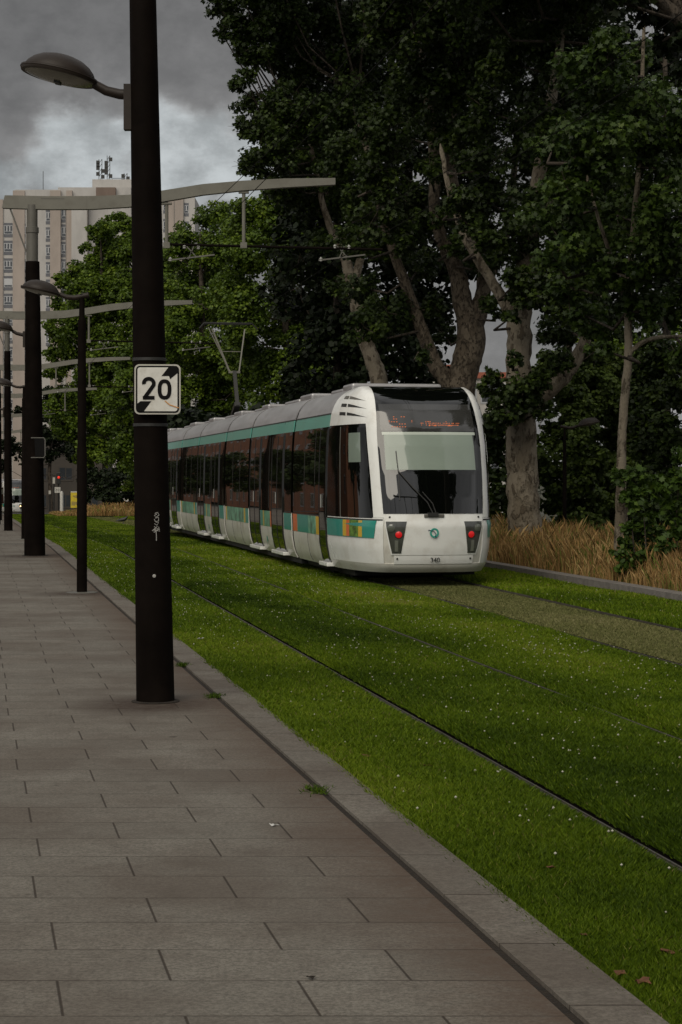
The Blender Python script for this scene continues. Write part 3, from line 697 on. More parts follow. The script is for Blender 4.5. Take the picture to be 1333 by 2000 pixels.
def make_cab():
    cab = MB(); cab.bb(-1.0, 1.0, 1.4, 5.6, .12, .3); cab = cab.build('cab_section', M['rubber'], TR)
    NS = nose
    patch(NS, -1, 1, .22, .36, 60, 4, 0, M['cream'], 'bumper', cab)
    patch(NS, -1, lambda z: -.338, .36, 1.08, 22, 12, 0, M['white'], 'side_panel', cab); patch(NS, lambda z: .338, 1, .36, 1.08, 22, 12, 0, M['white'], 'side_panel', cab)
    hd_ = patch(NS, lambda z: -np.interp(z, [.36, 1.08], [.262, .335]), lambda z: np.interp(z, [.36, 1.08], [.262, .335]), .50, 1.15, 30, 14, .008, M['white'], 'hood', cab)
    patch(NS, -.338, .338, .36, 1.12, 26, 8, -.012, M['cream'], 'hood_backing', cab)
    patch(NS, lambda z: -.256, lambda z: .256, .362, .488, 30, 4, .010, M['white'], 'bumper_cover', cab)
    for s in (-1, 1):
        q = lambda a, b_, s=s: ((lambda z: s*(a(z) if callable(a) else a)), (lambda z: s*(b_(z) if callable(b_) else b_)))
        def pp(a, b_, z0, z1, ns, nz_, off, m, nm, par=cab, **kw):
            x, y = q(a, b_); return patch(NS, x, y, z0, z1, ns, nz_, off, m, nm, par, **kw)
        swf = lambda z: float(np.interp(z, [1.04, 1.6, 2.55], [.440, .455, .490]))
        pp(lambda z: tw(z)-.004, swf, 1.08, 2.6, 5, 16, .006, M['white'], 'pillar')
        pp(lambda z: tw(z)-.004, 1, 2.56, 3.18, 30, 22, .004, M['white'], 'roof_fairing')
        pp(swf, 1, 1.06, 2.60, 14, 14, -.012, M['black'], 'side_frame')
        w_ = pp(lambda z: swf(z)+.012, .80, 1.07, 2.50, 12, 12, .004, M['cabglass'], 'cab_window')
        pp(lambda z: .56, .70, 1.95, 2.42, 3, 3, .008, M['blind'], 'window_blind', w_, thick=.003)
        pp(.815, 1, 1.07, 2.52, 4, 6, .002, M['black'], 'window_pillar')
        pp(lambda z: .805, .812, 1.07, 2.53, 1, 4, .008, M['polegrey'], 'window_seal', thick=.006)
        pp(lambda z: .345, 1, 1.035, 1.055, 16, 1, .006, M['dark'], 'body_seam', thick=.005)
        st = pp(lambda z: np.interp(z, [.76, 1.035], [.43, .405]), 1, .76, 1.032, 22, 4, .010, M['teal'], 'stripe', thick=.004)
        for (a, b_, m_) in ((.56, .60, 'yellow'), (.60, .70, 'artgreen'), (.70, .735, 'orange'), (.735, .775, 'yellow')):
            pp(a, b_, .77, 1.03, 3, 2, .0135, M[m_], 'stripe_artwork', st, thick=.003)
        # louvres in the roof fairing
        for k, z in enumerate((2.72, 2.86, 2.99)):
            b = MB()
            def P_(t, z, o=.010, s=s):
                p = NS(s*t, z); return Vector((p.x+s*o*.8, p.y-o*.3, p.z+o*.6))
            b.add([P_(.46, z-.07), P_(.56, z-.03), P_(.64, z+.005), P_(.73, z+.035), P_(.73, z-.015), P_(.64, z-.03), P_(.56, z-.045)], [(0, 1, 6), (1, 2, 5, 6), (2, 3, 4, 5)]); b.add([P_(.75, z-.015), P_(.75, z+.04), P_(.84, z+.05), P_(.84, z+.0)], [(0, 1, 2, 3)])
            b.build('louvre', M['dark' if k < 2 else 'polegrey'], cab)
        # light cluster
        lc = pp(lambda z: np.interp(z, [.53, 1.02], [.205, .172]), lambda z: np.interp(z, [.53, 1.02], [.268, .318]), .53, 1.02, 6, 6, .016, M['grey'], 'light_cluster', thick=.02)
        def disc(t, z, r, m_, nm, off=.02, s=s):
            p = NS(s*t, z); e = .01; n = (NS(s*t+e, z)-NS(s*t-e, z)).cross(NS(s*t, z+e)-NS(s*t, z-e)).normalized()
            if n.y > 0: n = -n
            Mx = Matrix.Translation(p+n*off) @ n.to_track_quat('Z', 'Y').to_matrix().to_4x4()
            b = MB(); b.lathe([(r, -.01), (r, .006), (r*.85, .012), (r*.4, .018), (.001, .02)], 20, Mx); return b.build(nm, m_, lc, smooth=40)
        disc(.222, .82, .052, M['red'], 'red_tail_lamp'); disc(.222, .82, .064, M['dark'], 'lamp_bezel', .012); disc(.275, .92, .062, M['lens'], 'round_lens', .014)
        pp(.225, .248, .56, .73, 2, 2, .022, M['reflector'], 'reflector', lc, thick=.006)
        for (t_, z_) in ((.29, 1.09), (.235, .44)):
            p = NS(s*t_, z_); b = MB(); b.lathe([(.016, 0), (.016, .006), (.008, .008)], 10, Matrix.Translation(p+Vector((0, -.012, 0))) @ Matrix.Rotation(math.radians(90), 4, 'X')); b.build('towing_cap', M['dark'], cab)
    ws = patch(NS, lambda z: -tw(z), tw, 1.14, 3.165, 44, 44, .016, M['screenglass'], 'windscreen', cab)
    patch(NS, lambda z: -tw(z)+.03, lambda z: tw(z)-.03, 1.66, 2.20, 20, 8, .014, M['blind'], 'sun_blind', ws, thick=.003) if False else None
    patch(NS, -.30, .285, 1.82, 2.37, 44, 16, .0185, M['blind'], 'sun_blind', ws, thick=.002)
    patch(NS, -.315, .31, 2.37, 2.415, 44, 2, .0195, M['blindtop'], 'blind_box', ws, thick=.003)
    dp = patch(NS, -.325, .315, 2.43, 2.86, 44, 16, .0185, M['led_bg'], 'destination_display', ws, thick=.002)
    b = MB(); rr = random.Random(4)
    def dot(t, z, w=.012):
        p = NS(t, z); q = NS(t+.002, z+.004); p = p+Vector((0, -.0235, .003)); b.box(p, (w, .0015, .0055))
    for z in (2.50, 2.545, 2.58, 2.625, 2.66):
        for k in range(6):
            if rr.random() < .6: dot(-.235+.018*k, z, .010)
    for (z, pr) in ((2.53, .85), (2.56, .9), (2.585, .25), (2.52, .15)):
        for k in range(26):
            if rr.random() < pr: dot(-.045+.0095*k, z, rr.uniform(.004, .010))
    for k in (-.10, -.235-.018): dot(k, 2.58, .005); dot(k, 2.60, .005)
    b.build('led_text', M['amber'], dp)
    # roof lid
    for (ta, tb, m_, nm) in ((-1, -.34, 'white', 'roof_edge'), (-.34, .34, 'black', 'roof_cap'), (.34, 1, 'white', 'roof_edge')):
        n = 12; vs = [NS(ta+(tb-ta)*i/n, 3.172) for i in range(n+1)]; c = [Vector((v.x*.96, 2.35, 3.185)) for v in vs]
        b = MB(); b.add(vs+c, [(i, i+1, n+2+i, n+1+i) for i in range(n)]); b.build(nm, M[m_], cab, smooth=60)
    # wiper, logo, number
    b = MB(); p0 = NS(-.02, 1.14)+Vector((0, -.05, 0))
    b.tube([p0, NS(-.05, 1.32)+Vector((0, -.05, 0)), NS(-.13, 1.55)+Vector((0, -.05, .0)), NS(-.215, 1.80)+Vector((0, -.045, 0))], .010, 6); b.tube([p0+Vector((.05, 0, .0)), NS(-.02, 1.3)+Vector((0, -.05, 0)), NS(-.075, 1.48)+Vector((0, -.05, 0))], .009, 6)
    b.tube([NS(-.222, 2.12)+Vector((0, -.03, 0)), NS(-.215, 1.75)+Vector((0, -.035, 0)), NS(-.215, 1.35)+Vector((0, -.03, 0))], .008, 5)
    b.box(p0+Vector((0, .01, -.01)), (.08, .03, .03)); b.build('wiper', M['dark'], cab, smooth=40)
    b = MB(); b.bb(-.19, .13, -.0, .02+.03, 1.085, 1.135); b.build('wiper_recess', M['polegrey'], cab, bevel=.01)
    c = NS(0.0, .845); Mx = Matrix.Translation(c+Vector((-.03, -.018, 0)))
    b = MB(); pts = [(.058*math.cos(a), .062*math.sin(a)) for a in [2*math.pi*i/28 for i in range(29)]]; pts[-1] = pts[0]; b.stroke(pts, .026, -.003, .012, Mx)
    lg_ = b.build('round_emblem', M['logo'], cab)
    b = MB(); b.stroke([(-.10, .035), (-.085, .045), (-.045, .03), (-.02, .035), (.01, .0), (.025, -.02), (.012, -.045), (.03, -.08)], .011, -.006, -.003, Mx); b.build('emblem_line', M['navy'], lg_)
    cu = bpy.data.curves.new('fleet_number', 'FONT'); cu.body = '340'; cu.size = .105; cu.extrude = .002; cu.align_x = 'CENTER'
    tmp = bpy.data.objects.new('tmp', cu); C.objects.link(tmp); dg = bpy.context.evaluated_depsgraph_get(); dg.update()
    me = bpy.data.meshes.new_from_object(tmp.evaluated_get(dg)); bpy.data.objects.remove(tmp)
    me.materials.clear(); me.materials.append(M['ink']); o = bpy.data.objects.new('fleet_number', me); C.objects.link(o); o.parent = cab
    pz = NS(0, .40); o.location = (pz.x, pz.y-.035, .385); o.rotation_euler = (math.radians(90), 0, 0)
    return cab
cab = make_cab()
def module(a0, a1, kind):
    """kind: long (two doors), short, cab (tail of the cab car)"""
    b = MB(); g = .11
    b.bb(-1.12, 1.12, a0-g-.02, a1+g+.02, .12, 2.95) if kind != 'cab' else b.bb(-1.0, 1.0, a0+.1, a1+.13, .12, 2.95)
    mod = b.build('car_section', M['rubber'], TR)
    A0, A1 = (a0+g if kind != 'cab' else a0), a1-g
    for s in (-1, 1):
        fn = side(s)
        def pa(x0, x1, z0, z1, off, m, nm, par=mod, nzz=6, **kw): return patch(fn, x0, x1, z0, z1, 4, nzz, off, M[m], nm, par, **kw)
        pa(A0, A1, .22, 1.06, 0, 'cream', 'lower_panel', nzz=10)
        pa(A0, A1, 2.55, 2.76, 0, 'teal_hi', 'top_stripe', nzz=3)
        pa(A0, A1, 2.775, 3.18, 0, 'silver', 'roof_panel', nzz=10)
        pa(A0, A1, 2.757, 2.777, .006, 'dark', 'gutter', nzz=1, thick=.01)
        wn_ = pa(A0, A1, 1.04, 2.55, .002, 'sideglass', 'window_band', nzz=12)
        for x in np.linspace(A0+.15, A1-.15, 5 if kind == 'long' else 4)[1:-1]:
            pa(x-.012, x+.012, 1.1, 2.5, .006, 'dark', 'window_divider', wn_, nzz=4, thick=.005)
        if kind == 'long':
            pa(A0, A0+.20, .73, 1.04, .004, 'teal', 'stripe', thick=.004)
            pa(a0+.55 if s > 0 else a0+.0+.2, a0+.90, .73, 1.04, .0035, 'teal', 'stripe', thick=.004)
            mid = (a0+2.31, a0+3.83)
            pa(mid[0]+.05, mid[0]+.25, .73, 1.04, .004, 'orange', 'stripe_artwork', thick=.004); pa(mid[0]+.25, mid[1]-.5, .73, 1.04, .004, 'artblend', 'stripe_artwork', thick=.004)
            pa(mid[1]-.5, mid[1]-.38, .73, 1.04, .0045, 'yellow', 'stripe_artwork', thick=.004); pa(mid[1]-.38, mid[1]-.05, .73, 1.04, .004, 'teal', 'stripe', thick=.004)
            b = MB(); x = s*(hb(.5)+.006); c = (mid[0]+mid[1])/2
            for (dy, dz) in ((0, .0), (.05, .04), (-.04, -.06)): b.add([(x, c+dy-.04, .5+dz), (x, c+dy, .56+dz), (x, c+dy+.04, .5+dz), (x, c+dy, .42+dz)], [(0, 1, 2, 3)])
            b.build('door_emblem', M['teal'], mod)
            doors = [(a0+.97, a0+2.31), (a0+3.83, a0+5.18)]
        elif kind == 'short':
            pa(A0, A0+.42, .73, 1.04, .004, 'teal', 'stripe', thick=.004); pa(A0+.42, A0+.62, .73, 1.04, .0045, 'yellow', 'stripe_artwork', thick=.004)
            pa(A0+.62, A1-.35, .73, 1.04, .004, 'artblend', 'stripe_artwork', thick=.004); pa(A1-.35, A1-.18, .73, 1.04, .0045, 'yellow', 'stripe_artwork', thick=.004)
            doors = []
            for x in (A0+1.2, A0+2.5): pa(x-.006, x+.006, .25, .72, .004, 'dark', 'panel_seam', thick=.005)
        else:
            pa(3.3-.2, 3.35, .73, 1.04, .0045, 'yellow', 'stripe_artwork', thick=.004); pa(3.35, 4.1, .73, 1.04, .004, 'artblend', 'stripe_artwork', thick=.004)
            pa(4.1, 5.2, .73, 1.04, .004, 'teal', 'stripe', thick=.004); pa(5.2, A1, .73, 1.04, .0045, 'orange', 'stripe_artwork', thick=.004)
            doors = [(2.36, 3.0)]
            pa(4.2-.006, 4.2+.006, .25, .72, .004, 'dark', 'panel_seam', thick=.005)
        for (x0, x1) in doors:
            d_ = pa(x0, x1, .30, 2.53, .016, 'doorglass', 'door', nzz=14, thick=.03)
            for x in ((x0+x1)/2, x0+.02, x1-.02) if kind == 'long' else (x0+.02, x1-.02):
                pa(x-.014, x+.014, .33, 2.5, .022, 'rubber', 'door_seal', d_, nzz=8, thick=.008)
            b = MB(); b.bb(s*1.14, s*1.285, x0-.04, x1+.04, .225, .29); b.build('door_step', M['white'], d_, bevel=.01)
            b = MB(); y = (x0+x1)/2+.09; b.bb(s*(hb(1.3)+.02), s*(hb(1.3)+.032), y-.015, y+.015, 1.2, 1.42); b.build('door_handle', M['insul'], d_)
    b = MB(); n = 8
    vs = []; zz = 3.178
    for y in (A0, A1):
        for i in range(n+1): x = -.67+1.34*i/n; vs.append((x, y, zz+.035*(1-(x/.67)**2)))
    b.add(vs, [(i, i+1, n+2+i, n+1+i) for i in range(n)]); b.build('roof_top', M['silver'], mod, smooth=60)
    b = MB(); L_ = A1-A0
    b.bb(-.78, .78, A0+L_*.12, A0+L_*.36, 3.1, 3.30); b.bb(-.70, .70, A0+L_*.48, A0+L_*.80, 3.1, 3.27)
    b.build('roof_equipment', M['silver'], mod, bevel=.04)
    # bellows ribs
    if kind != 'short2':
        b = MB()
        for k in range(3):
            y = a1-.05+.05*k
            for s in (-1, 1):
                pts = [(s*(hb(z)-.07-.02*(k % 2)), y, z) for z in (.3, .8, 1.5, 2.2, 2.6, 2.8, 2.95, 3.08, 3.15)]; b.tube(pts, .02, 5)
        b.build('bellows', M['rubber'], mod)
    return mod
edges = [2.3, 5.77, 11.17, 15.09, 20.4, 24.4, 29.8]
kinds = ['cab', 'long', 'short', 'long', 'short', 'long']
for i, k in enumerate(kinds):
    mod = module(edges[i], edges[i+1], k)
LEN = 35.57
tail = copy_tree(cab, TR); tail.location = (0, LEN, 0); tail.rotation_euler = (0, 0, math.pi)
tm = [o for o in kids(TR) if o.name.startswith('car_section')][0]
tm2 = copy_tree(tm, TR); tm2.location = (0, LEN, 0); tm2.rotation_euler = (0, 0, math.pi)
# white vertical skirt end at each joint is part of the panels; underframe
b = MB(); b.bb(-.95, .95, 1.7, LEN-1.7, .10, .24)
for y in (3.6, 13.1, 22.4, 32.0):
    for dy in (-.85, .85): b.tube([(-.78, y+dy, .3), (.78, y+dy, .3)], .29, 18)
b.build('underframe', M['rubber'], TR)
pg = MB()
pg.bb(-.6, .6, 22.0, 23.4, 3.2, 3.34); pg.bar((0, 22.9, 3.3), (0, 21.9, 3.7), .16, .12); pg.bar((0, 21.9, 3.65), (0, 22.5, 4.62), .10, .08)
pg = pg.build('pantograph', M['dark'], TR)
b = MB(); b.bar((-.13, 22.5, 4.6), (-.50, 23.4, 5.85), .035, .035); b.bar((.13, 22.5, 4.6), (.42, 23.4, 5.85), .035, .035); b.bar((-.16, 22.5, 4.6), (.16, 22.5, 4.6), .05, .06); b.bar((-.17, 22.62, 4.75), (-.62, 23.35, 5.9), .018, .018); b.bar((-.27, 23.0, 5.2), (.25, 23.0, 5.2), .02, .02)
b.build('upper_arm', M['beam'], pg)
b = MB(); b.tube([(-.86, 23.4, 5.86), (-.72, 23.4, 6.02), (.62, 23.4, 6.02), (.78, 23.4, 5.86)], .022, 6); b.tube([(-.72, 23.7, 6.02), (.62, 23.7, 6.02)], .022, 6); b.build('collector_head', M['dark'], pg)
# the second tram, far down on the left hand track
T2 = copy_tree(TR); D2 = 171.0
T2.location = (3.85-K*D2, D2, gz(D2)-.03); T2['label'] = 'distant white tram at the left edge between the masts, headlamp lit'
def lit(o):
    for c in kids(o):
        if c.name.startswith('red_tail_lamp'): c.data = c.data.copy(); c.data.materials[0] = M['headlit']
        if c.name.startswith('pantograph'): pass
        lit(c)
lit(T2)
# ------------------------------------------------------------------ buildings
def wallmat(name, col, h=2.9):
    return mat(name, col, .85, var=.10, vscale=.35, dirt=tuple(c*.55 for c in col), dscale=.5, damt=.45, stretch=(1, 1, .35))
M['tw_white'] = wallmat('panel_white', (.42, .405, .385)); M['tw_pink'] = wallmat('panel_beige', (.35, .30, .262)); M['tw_dark'] = wallmat('panel_dark', (.17, .125, .10))
M['spandrel'] = mat('spandrel_grey', (.11, .115, .13), .6); M['winframe'] = mat('window_frame_white', (.45, .46, .47), .5)
M['pane'] = mat('window_pane', (.03, .035, .04), .1, coat=.5, ior=1.7); M['seam'] = mat('panel_seam', (.2, .185, .17), .9)
DT = 300.0; st = F/DT
tower = thing('apartment_tower', 'tall beige and white concrete apartment tower with roof antennas behind the left trees', 'building', (-40, DT, gz(DT)))
def TX(px): return (px-666)/st+40
def TZ(py): return EYE+(HZ-py)/st-gz(DT)
def block(x0, x1, ytop, y, m, nm='wall', depth=14, z0=0):
    b = MB(); b.bb(TX(x0), TX(x1), y, y+depth, z0, TZ(ytop)); return b.build(nm, m, tower)
block(-60, 28, 389, .3, M['tw_white']); block(-60, 5, 389, -.0, M['tw_pink'], 'pier', 1); block(25, 48, 372, -.25, M['tw_pink'], 'pier', 3)
block(28.2, 112, 370, .0, M['tw_white']); block(98, 118.5, 372, -.35, M['tw_pink'], 'pier', 3); block(129.5, 141, 372, -.35, M['tw_pink'], 'pier', 3)
block(112.2, 255, 365, .25, M['tw_white'], depth=16); block(141.2, 172, 400, -1.2, M['tw_white'], 'stair_wall', 4); block(99, 170, 486, -1.8, M['tw_white'], 'low_block', 3) if False else None
block(188, 226, 366.5, -.6, M['tw_dark'], 'roof_band', 3, z0=TZ(384))
block(255.2, 327, 374, .4, M['tw_white']); block(327.2, 358, 376, .0, M['tw_pink']); block(358.2, 380, 384, .3, M['tw_white'], depth=10); block(366, 380, 384, -.2, M['tw_pink'], 'pier', 1) if False else None
block(175, 260, 344, 3, M['tw_white'], 'penthouse', 8, z0=TZ(366)); block(100, 160, 480, -2.2, M['tw_white'], 'lower_wing', 6) if False else None
b = MB()
for x in (28, 112, 129, 141, 172, 327, 340, 358): b.bb(TX(x)-.06, TX(x)+.06, -1.24 if x == 172 else -.04 if x not in (129, 141) else -.38, .3, 0, TZ(392))
b.build('panel_joints', M['seam'], tower)
def window(x0, x1, yc, y, hpx=13, sp=True, blind=False):
    w = MB(); X0, X1 = TX(x0), TX(x1); Z = TZ(yc); hh = hpx/st/2
    w.bb(X0, X1, y-.06, y, Z-hh, Z+hh); f = w.build('window', M['winframe'], tower)
    b = MB(); n = 2 if x1-x0 < 14 else 3
    if not blind:
        for i in range(n):
            a = X0+(X1-X0)*i/n+.10; c = X0+(X1-X0)*(i+1)/n-.06; b.bb(a, c, y-.07, y-.055, Z-hh*.28, Z+hh-.08)
        b.bb(X0+.1, X1-.1, y-.07, y-.055, Z-hh+.08, Z-hh*.38); 
    else: b.bb(X0+.1, X1-.1, y-.07, y-.055, Z-hh+.08, Z-hh*.5)
    b.build('pane', M['pane'], f)
    if sp:
        b = MB(); b.bb(X0, X1, y-.03, y, Z-hh-6.2/st, Z-hh-.02); b.build('spandrel', M['spandrel'], tower); b = MB(); b.bb(X0, X1, y-.03, y, Z+hh+.02, Z+hh+5/st); b.build('spandrel', M['spandrel'], tower)
for k in range(14):
    y = 445+34.6*k; bl = k in (3, 6, 9)
    if y < 860: window(6.5, 23.5, y+3, .3, 17, True, bl)
    if y < 860: window(45.5, 49.5, y+4, .0, 15, True)
for k in range(8):
    y = 423+34*k; window(89, 98.2, y, .0, 17); 
    if k < 6: window(119, 129.3, y-5, .25, 19)
for k in range(4): window(318, 327, 402+37*k, .4, 15); window(358.5, 368, 408+36*k, .3, 15) if k < 3 else None
def lattice(x, y0, y1, w=.5, gear=True):
    b = MB(); X = TX(x); z0, z1 = TZ(y0), TZ(y1)
    for s in (-1, 1): b.bar((X+s*w/2, 5, z0), (X+s*w/2, 5, z1), .09, .09)
    n = max(3, int((z1-z0)/.7))
    for i in range(n): b.bar((X-w/2, 5, z0+(z1-z0)*i/n), (X+w/2, 5, z0+(z1-z0)*(i+1)/n), .06, .06)
    if gear:
        for i in range(6): b.box((X+random.choice((-1, 1))*w*.8, 4.9, z0+(z1-z0)*(.2+.13*i)), (.28, .12, .3))
    b.build('antenna', M['dark'], tower)
lattice(188, 344, 300, .5); lattice(204, 344, 293, .45); lattice(238, 365, 328, .5, True)
b = MB(); b.bar((TX(78), 3, TZ(370)), (TX(78), 3, TZ(328)), .09, .09); b.build('antenna', M['dark'], tower)
b = MB(); b.bar((TX(204), 5, TZ(330)), (TX(215), 5, TZ(344)), .08, .08); b.bar((TX(212), 5, TZ(338)), (TX(238), 5, TZ(338)), .08, .08); b.bb(TX(42), TX(50), 4, 6, TZ(370), TZ(367)); b.build('roof_rail', M['dark'], tower)

def simple_building(name, label, cx, d, w, dep, z0, z1, wall, roofm, nx, nzf, rot=0.0, fm=None):
    t = thing(name, label, 'building', (cx, d, gz(d)), rot)
    b = MB(); b.bb(-w/2, w/2, 0, dep, z0, z1); b.build('wall', wall, t)
    b = MB(); b.bb(-w/2-.3, w/2+.3, -.3, dep+.3, z1, z1+.5); b.build('roof', roofm, t)
    wm = None; fh = (z1-z0)/nzf
    for j in range(nzf):
        for i in range(nx):
            x = -w/2+w*(i+.5)/nx; z = z0+fh*(j+.55)
            if wm is None:
                b = MB(); b.bb(-.85, .85, -.05, .02, -.85, .85); f = b.build('window', fm or M['winframe'], t); wm = f
                b = MB(); b.bb(-.72, -.05, -.065, -.045, -.7, .7); b.bb(.05, .72, -.065, -.045, -.65, .65); p = b.build('pane', M['pane'], f)
                f.location = (x, 0, z)
            else: f = copy_tree(wm, t); f.location = (x, 0, z)
    return t
M['brick'] = mat('red_brick', (.36, .15, .08), .85, var=.25, vscale=.6, dirt=(.16, .06, .035), dscale=1)
M['dwall'] = mat('dark_wall', (.05, .043, .036), .9, var=.2, vscale=.4)
M['redroof'] = mat('red_roof', (.28, .085, .05), .8, var=.2); M['flatroof'] = mat('flat_roof', (.12, .115, .11), .9)
M['offwhite'] = wallmat('off_white_render', (.52, .50, .46))
s_ = F/150
simple_building('white_house', 'white building with red roof glimpsed over the tram between two leaning trunks', (852-666)/s_, 150, 4.6, 8, 0, 11.6, M['offwhite'], M['redroof'], 2, 4)
simple_building('pale_house', 'pale building glimpsed right of the tram roof beside the grey plane trunk', (968-666)/s_, 155, 6, 8, 0, 11.4, M['offwhite'], M['redroof'], 3, 4)
simple_building('concrete_house', 'low dark concrete building under the trees at the far left of the road', (128-666)/F*215, 215, 9, 8, 0, 9.5, M['dwall'], M['flatroof'], 3, 3, fm=M['dwall'])
# brick block across the street to the left: outside the picture but mirrored in the tram windows
a = -math.atan(1/K)
bk = simple_building('brick_block', 'long red brick apartment block across the street, left of the picture', -58, 190, 290, 14, 0, 26, M['brick'], M['flatroof'], 44, 8, rot=math.pi/2+ANG)
bk.location = (-26-K*215, 215, gz(165)-1)

# ------------------------------------------------------------------ trees
def barkmat(name, c0, c1, c2, sc=2.2):
    m, nt, b, N, L, mt, ns, mr, mix = node_mat(name)
    tc = N('ShaderNodeTexCoord'); mp = N('ShaderNodeMapping'); mp.inputs['Scale'].default_value = (1, 1, .55); L(tc.outputs['Object'], mp.inputs[0])
    n1 = ns(mp.outputs[0], sc, 7, .62); n2 = ns(mp.outputs[0], sc*3.1, 6, .6); n3 = ns(mp.outputs[0], 28, 5, .6)
    col = mix(mr(n1, .44, .50), c0, c1); col = mix(mr(n2, .55, .60, 0, .9), col, c2); col = mix(mr(n3, .3, .7, 0, .35), col, tuple(c*.5 for c in c0))
    L(col, b.inputs['Base Color']); b.inputs['Roughness'].default_value = .85; b.inputs['Specular IOR Level'].default_value = .2
    h = mt('ADD', mr(n1, .44, .50), mt('ADD', mr(n2, .55, .6), mt('MULTIPLY', n3, .6)))
    bp = N('ShaderNodeBump'); bp.inputs['Strength'].default_value = .9; bp.inputs['Distance'].default_value = .03; L(h, bp.inputs['Height']); L(bp.outputs[0], b.inputs['Normal'])
    return m
M['bark'] = barkmat('plane_bark', (.15, .125, .09), (.21, .18, .135), (.08, .062, .042))
M['bark2'] = barkmat('rough_bark', (.088, .070, .050), (.125, .102, .074), (.042, .033, .024), 4.5)
M['barkdark'] = barkmat('dark_bark', (.055, .045, .035), (.08, .065, .05), (.03, .025, .02), 3)
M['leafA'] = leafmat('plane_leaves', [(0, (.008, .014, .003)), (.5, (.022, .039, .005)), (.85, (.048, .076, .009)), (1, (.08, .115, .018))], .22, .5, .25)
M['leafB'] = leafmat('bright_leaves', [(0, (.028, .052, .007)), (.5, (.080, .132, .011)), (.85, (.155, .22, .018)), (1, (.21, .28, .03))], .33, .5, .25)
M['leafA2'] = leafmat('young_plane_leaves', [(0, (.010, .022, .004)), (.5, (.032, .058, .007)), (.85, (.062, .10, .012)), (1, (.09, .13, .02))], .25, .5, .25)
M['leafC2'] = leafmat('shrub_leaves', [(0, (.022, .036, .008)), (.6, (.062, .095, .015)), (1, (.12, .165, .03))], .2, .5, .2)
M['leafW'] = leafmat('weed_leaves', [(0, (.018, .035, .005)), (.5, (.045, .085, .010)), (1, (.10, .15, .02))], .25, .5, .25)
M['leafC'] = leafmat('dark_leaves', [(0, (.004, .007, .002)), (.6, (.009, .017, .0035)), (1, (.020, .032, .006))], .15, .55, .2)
NLEAF = [0]
LEAF5 = np.array([[0, -.5], [.42, -.12], [.30, .38], [0, .55], [-.34, .34], [-.45, -.14]])
LEAF7 = np.array([[0, -.45], [.20, -.22], [.55, -.10], [.28, .10], [.30, .42], [.05, .30], [-.08, .58], [-.18, .24], [-.5, .22], [-.26, -.06], [-.42, -.34], [-.12, -.24]])
def leaves(centers, radii, ls, dens, R, flat=.85, star=False, sub=True):
    """leaf polygons in lumps scattered over each clump's volume"""
    T = LEAF7 if star else LEAF5; k = len(T); P = []; NN = []; TI = []
    for c, r in zip(centers, radii):
        c = np.array(c); ns_ = 19
        for _ in range(ns_):
            v = R.normal(size=3); v /= np.linalg.norm(v); rc = c+v*r*(.35+.6*R.random()**.6)*np.array([1, 1, flat]); rs = r*R.uniform(.30, .52)
            n = max(4, int(dens*4*rs*rs/(ls*ls)/3.2)); q = R.normal(size=(n, 3)); q /= np.linalg.norm(q, axis=1)[:, None]
            rad = (R.random(n)**.4)*1.08; P.append(rc+q*rs*rad[:, None]*np.array([1, 1, .75])); nn = q*.7+R.normal(size=(n, 3))*.55+np.array([0, -.1, .65]); NN.append(nn)
            TI.append(np.clip(R.normal(.45, .12)+R.normal(0, .16, n), 0, 1))
    P = np.concatenate(P); NLEAF[0] += len(P); NN = np.concatenate(NN); TI = np.concatenate(TI); n = len(P)
    NN /= np.linalg.norm(NN, axis=1)[:, None]; a = R.normal(size=(n, 3)); U = np.cross(NN, a); U /= np.linalg.norm(U, axis=1)[:, None]; V = np.cross(NN, U)
    s = ls*R.uniform(.65, 1.3, n)[:, None]
    co = np.empty((n, k, 3))
    for i, (x, y) in enumerate(T): co[:, i] = P+U*x*s+V*y*s-NN*s*.22*(abs(x))
    return co.reshape(-1, 3), k, TI
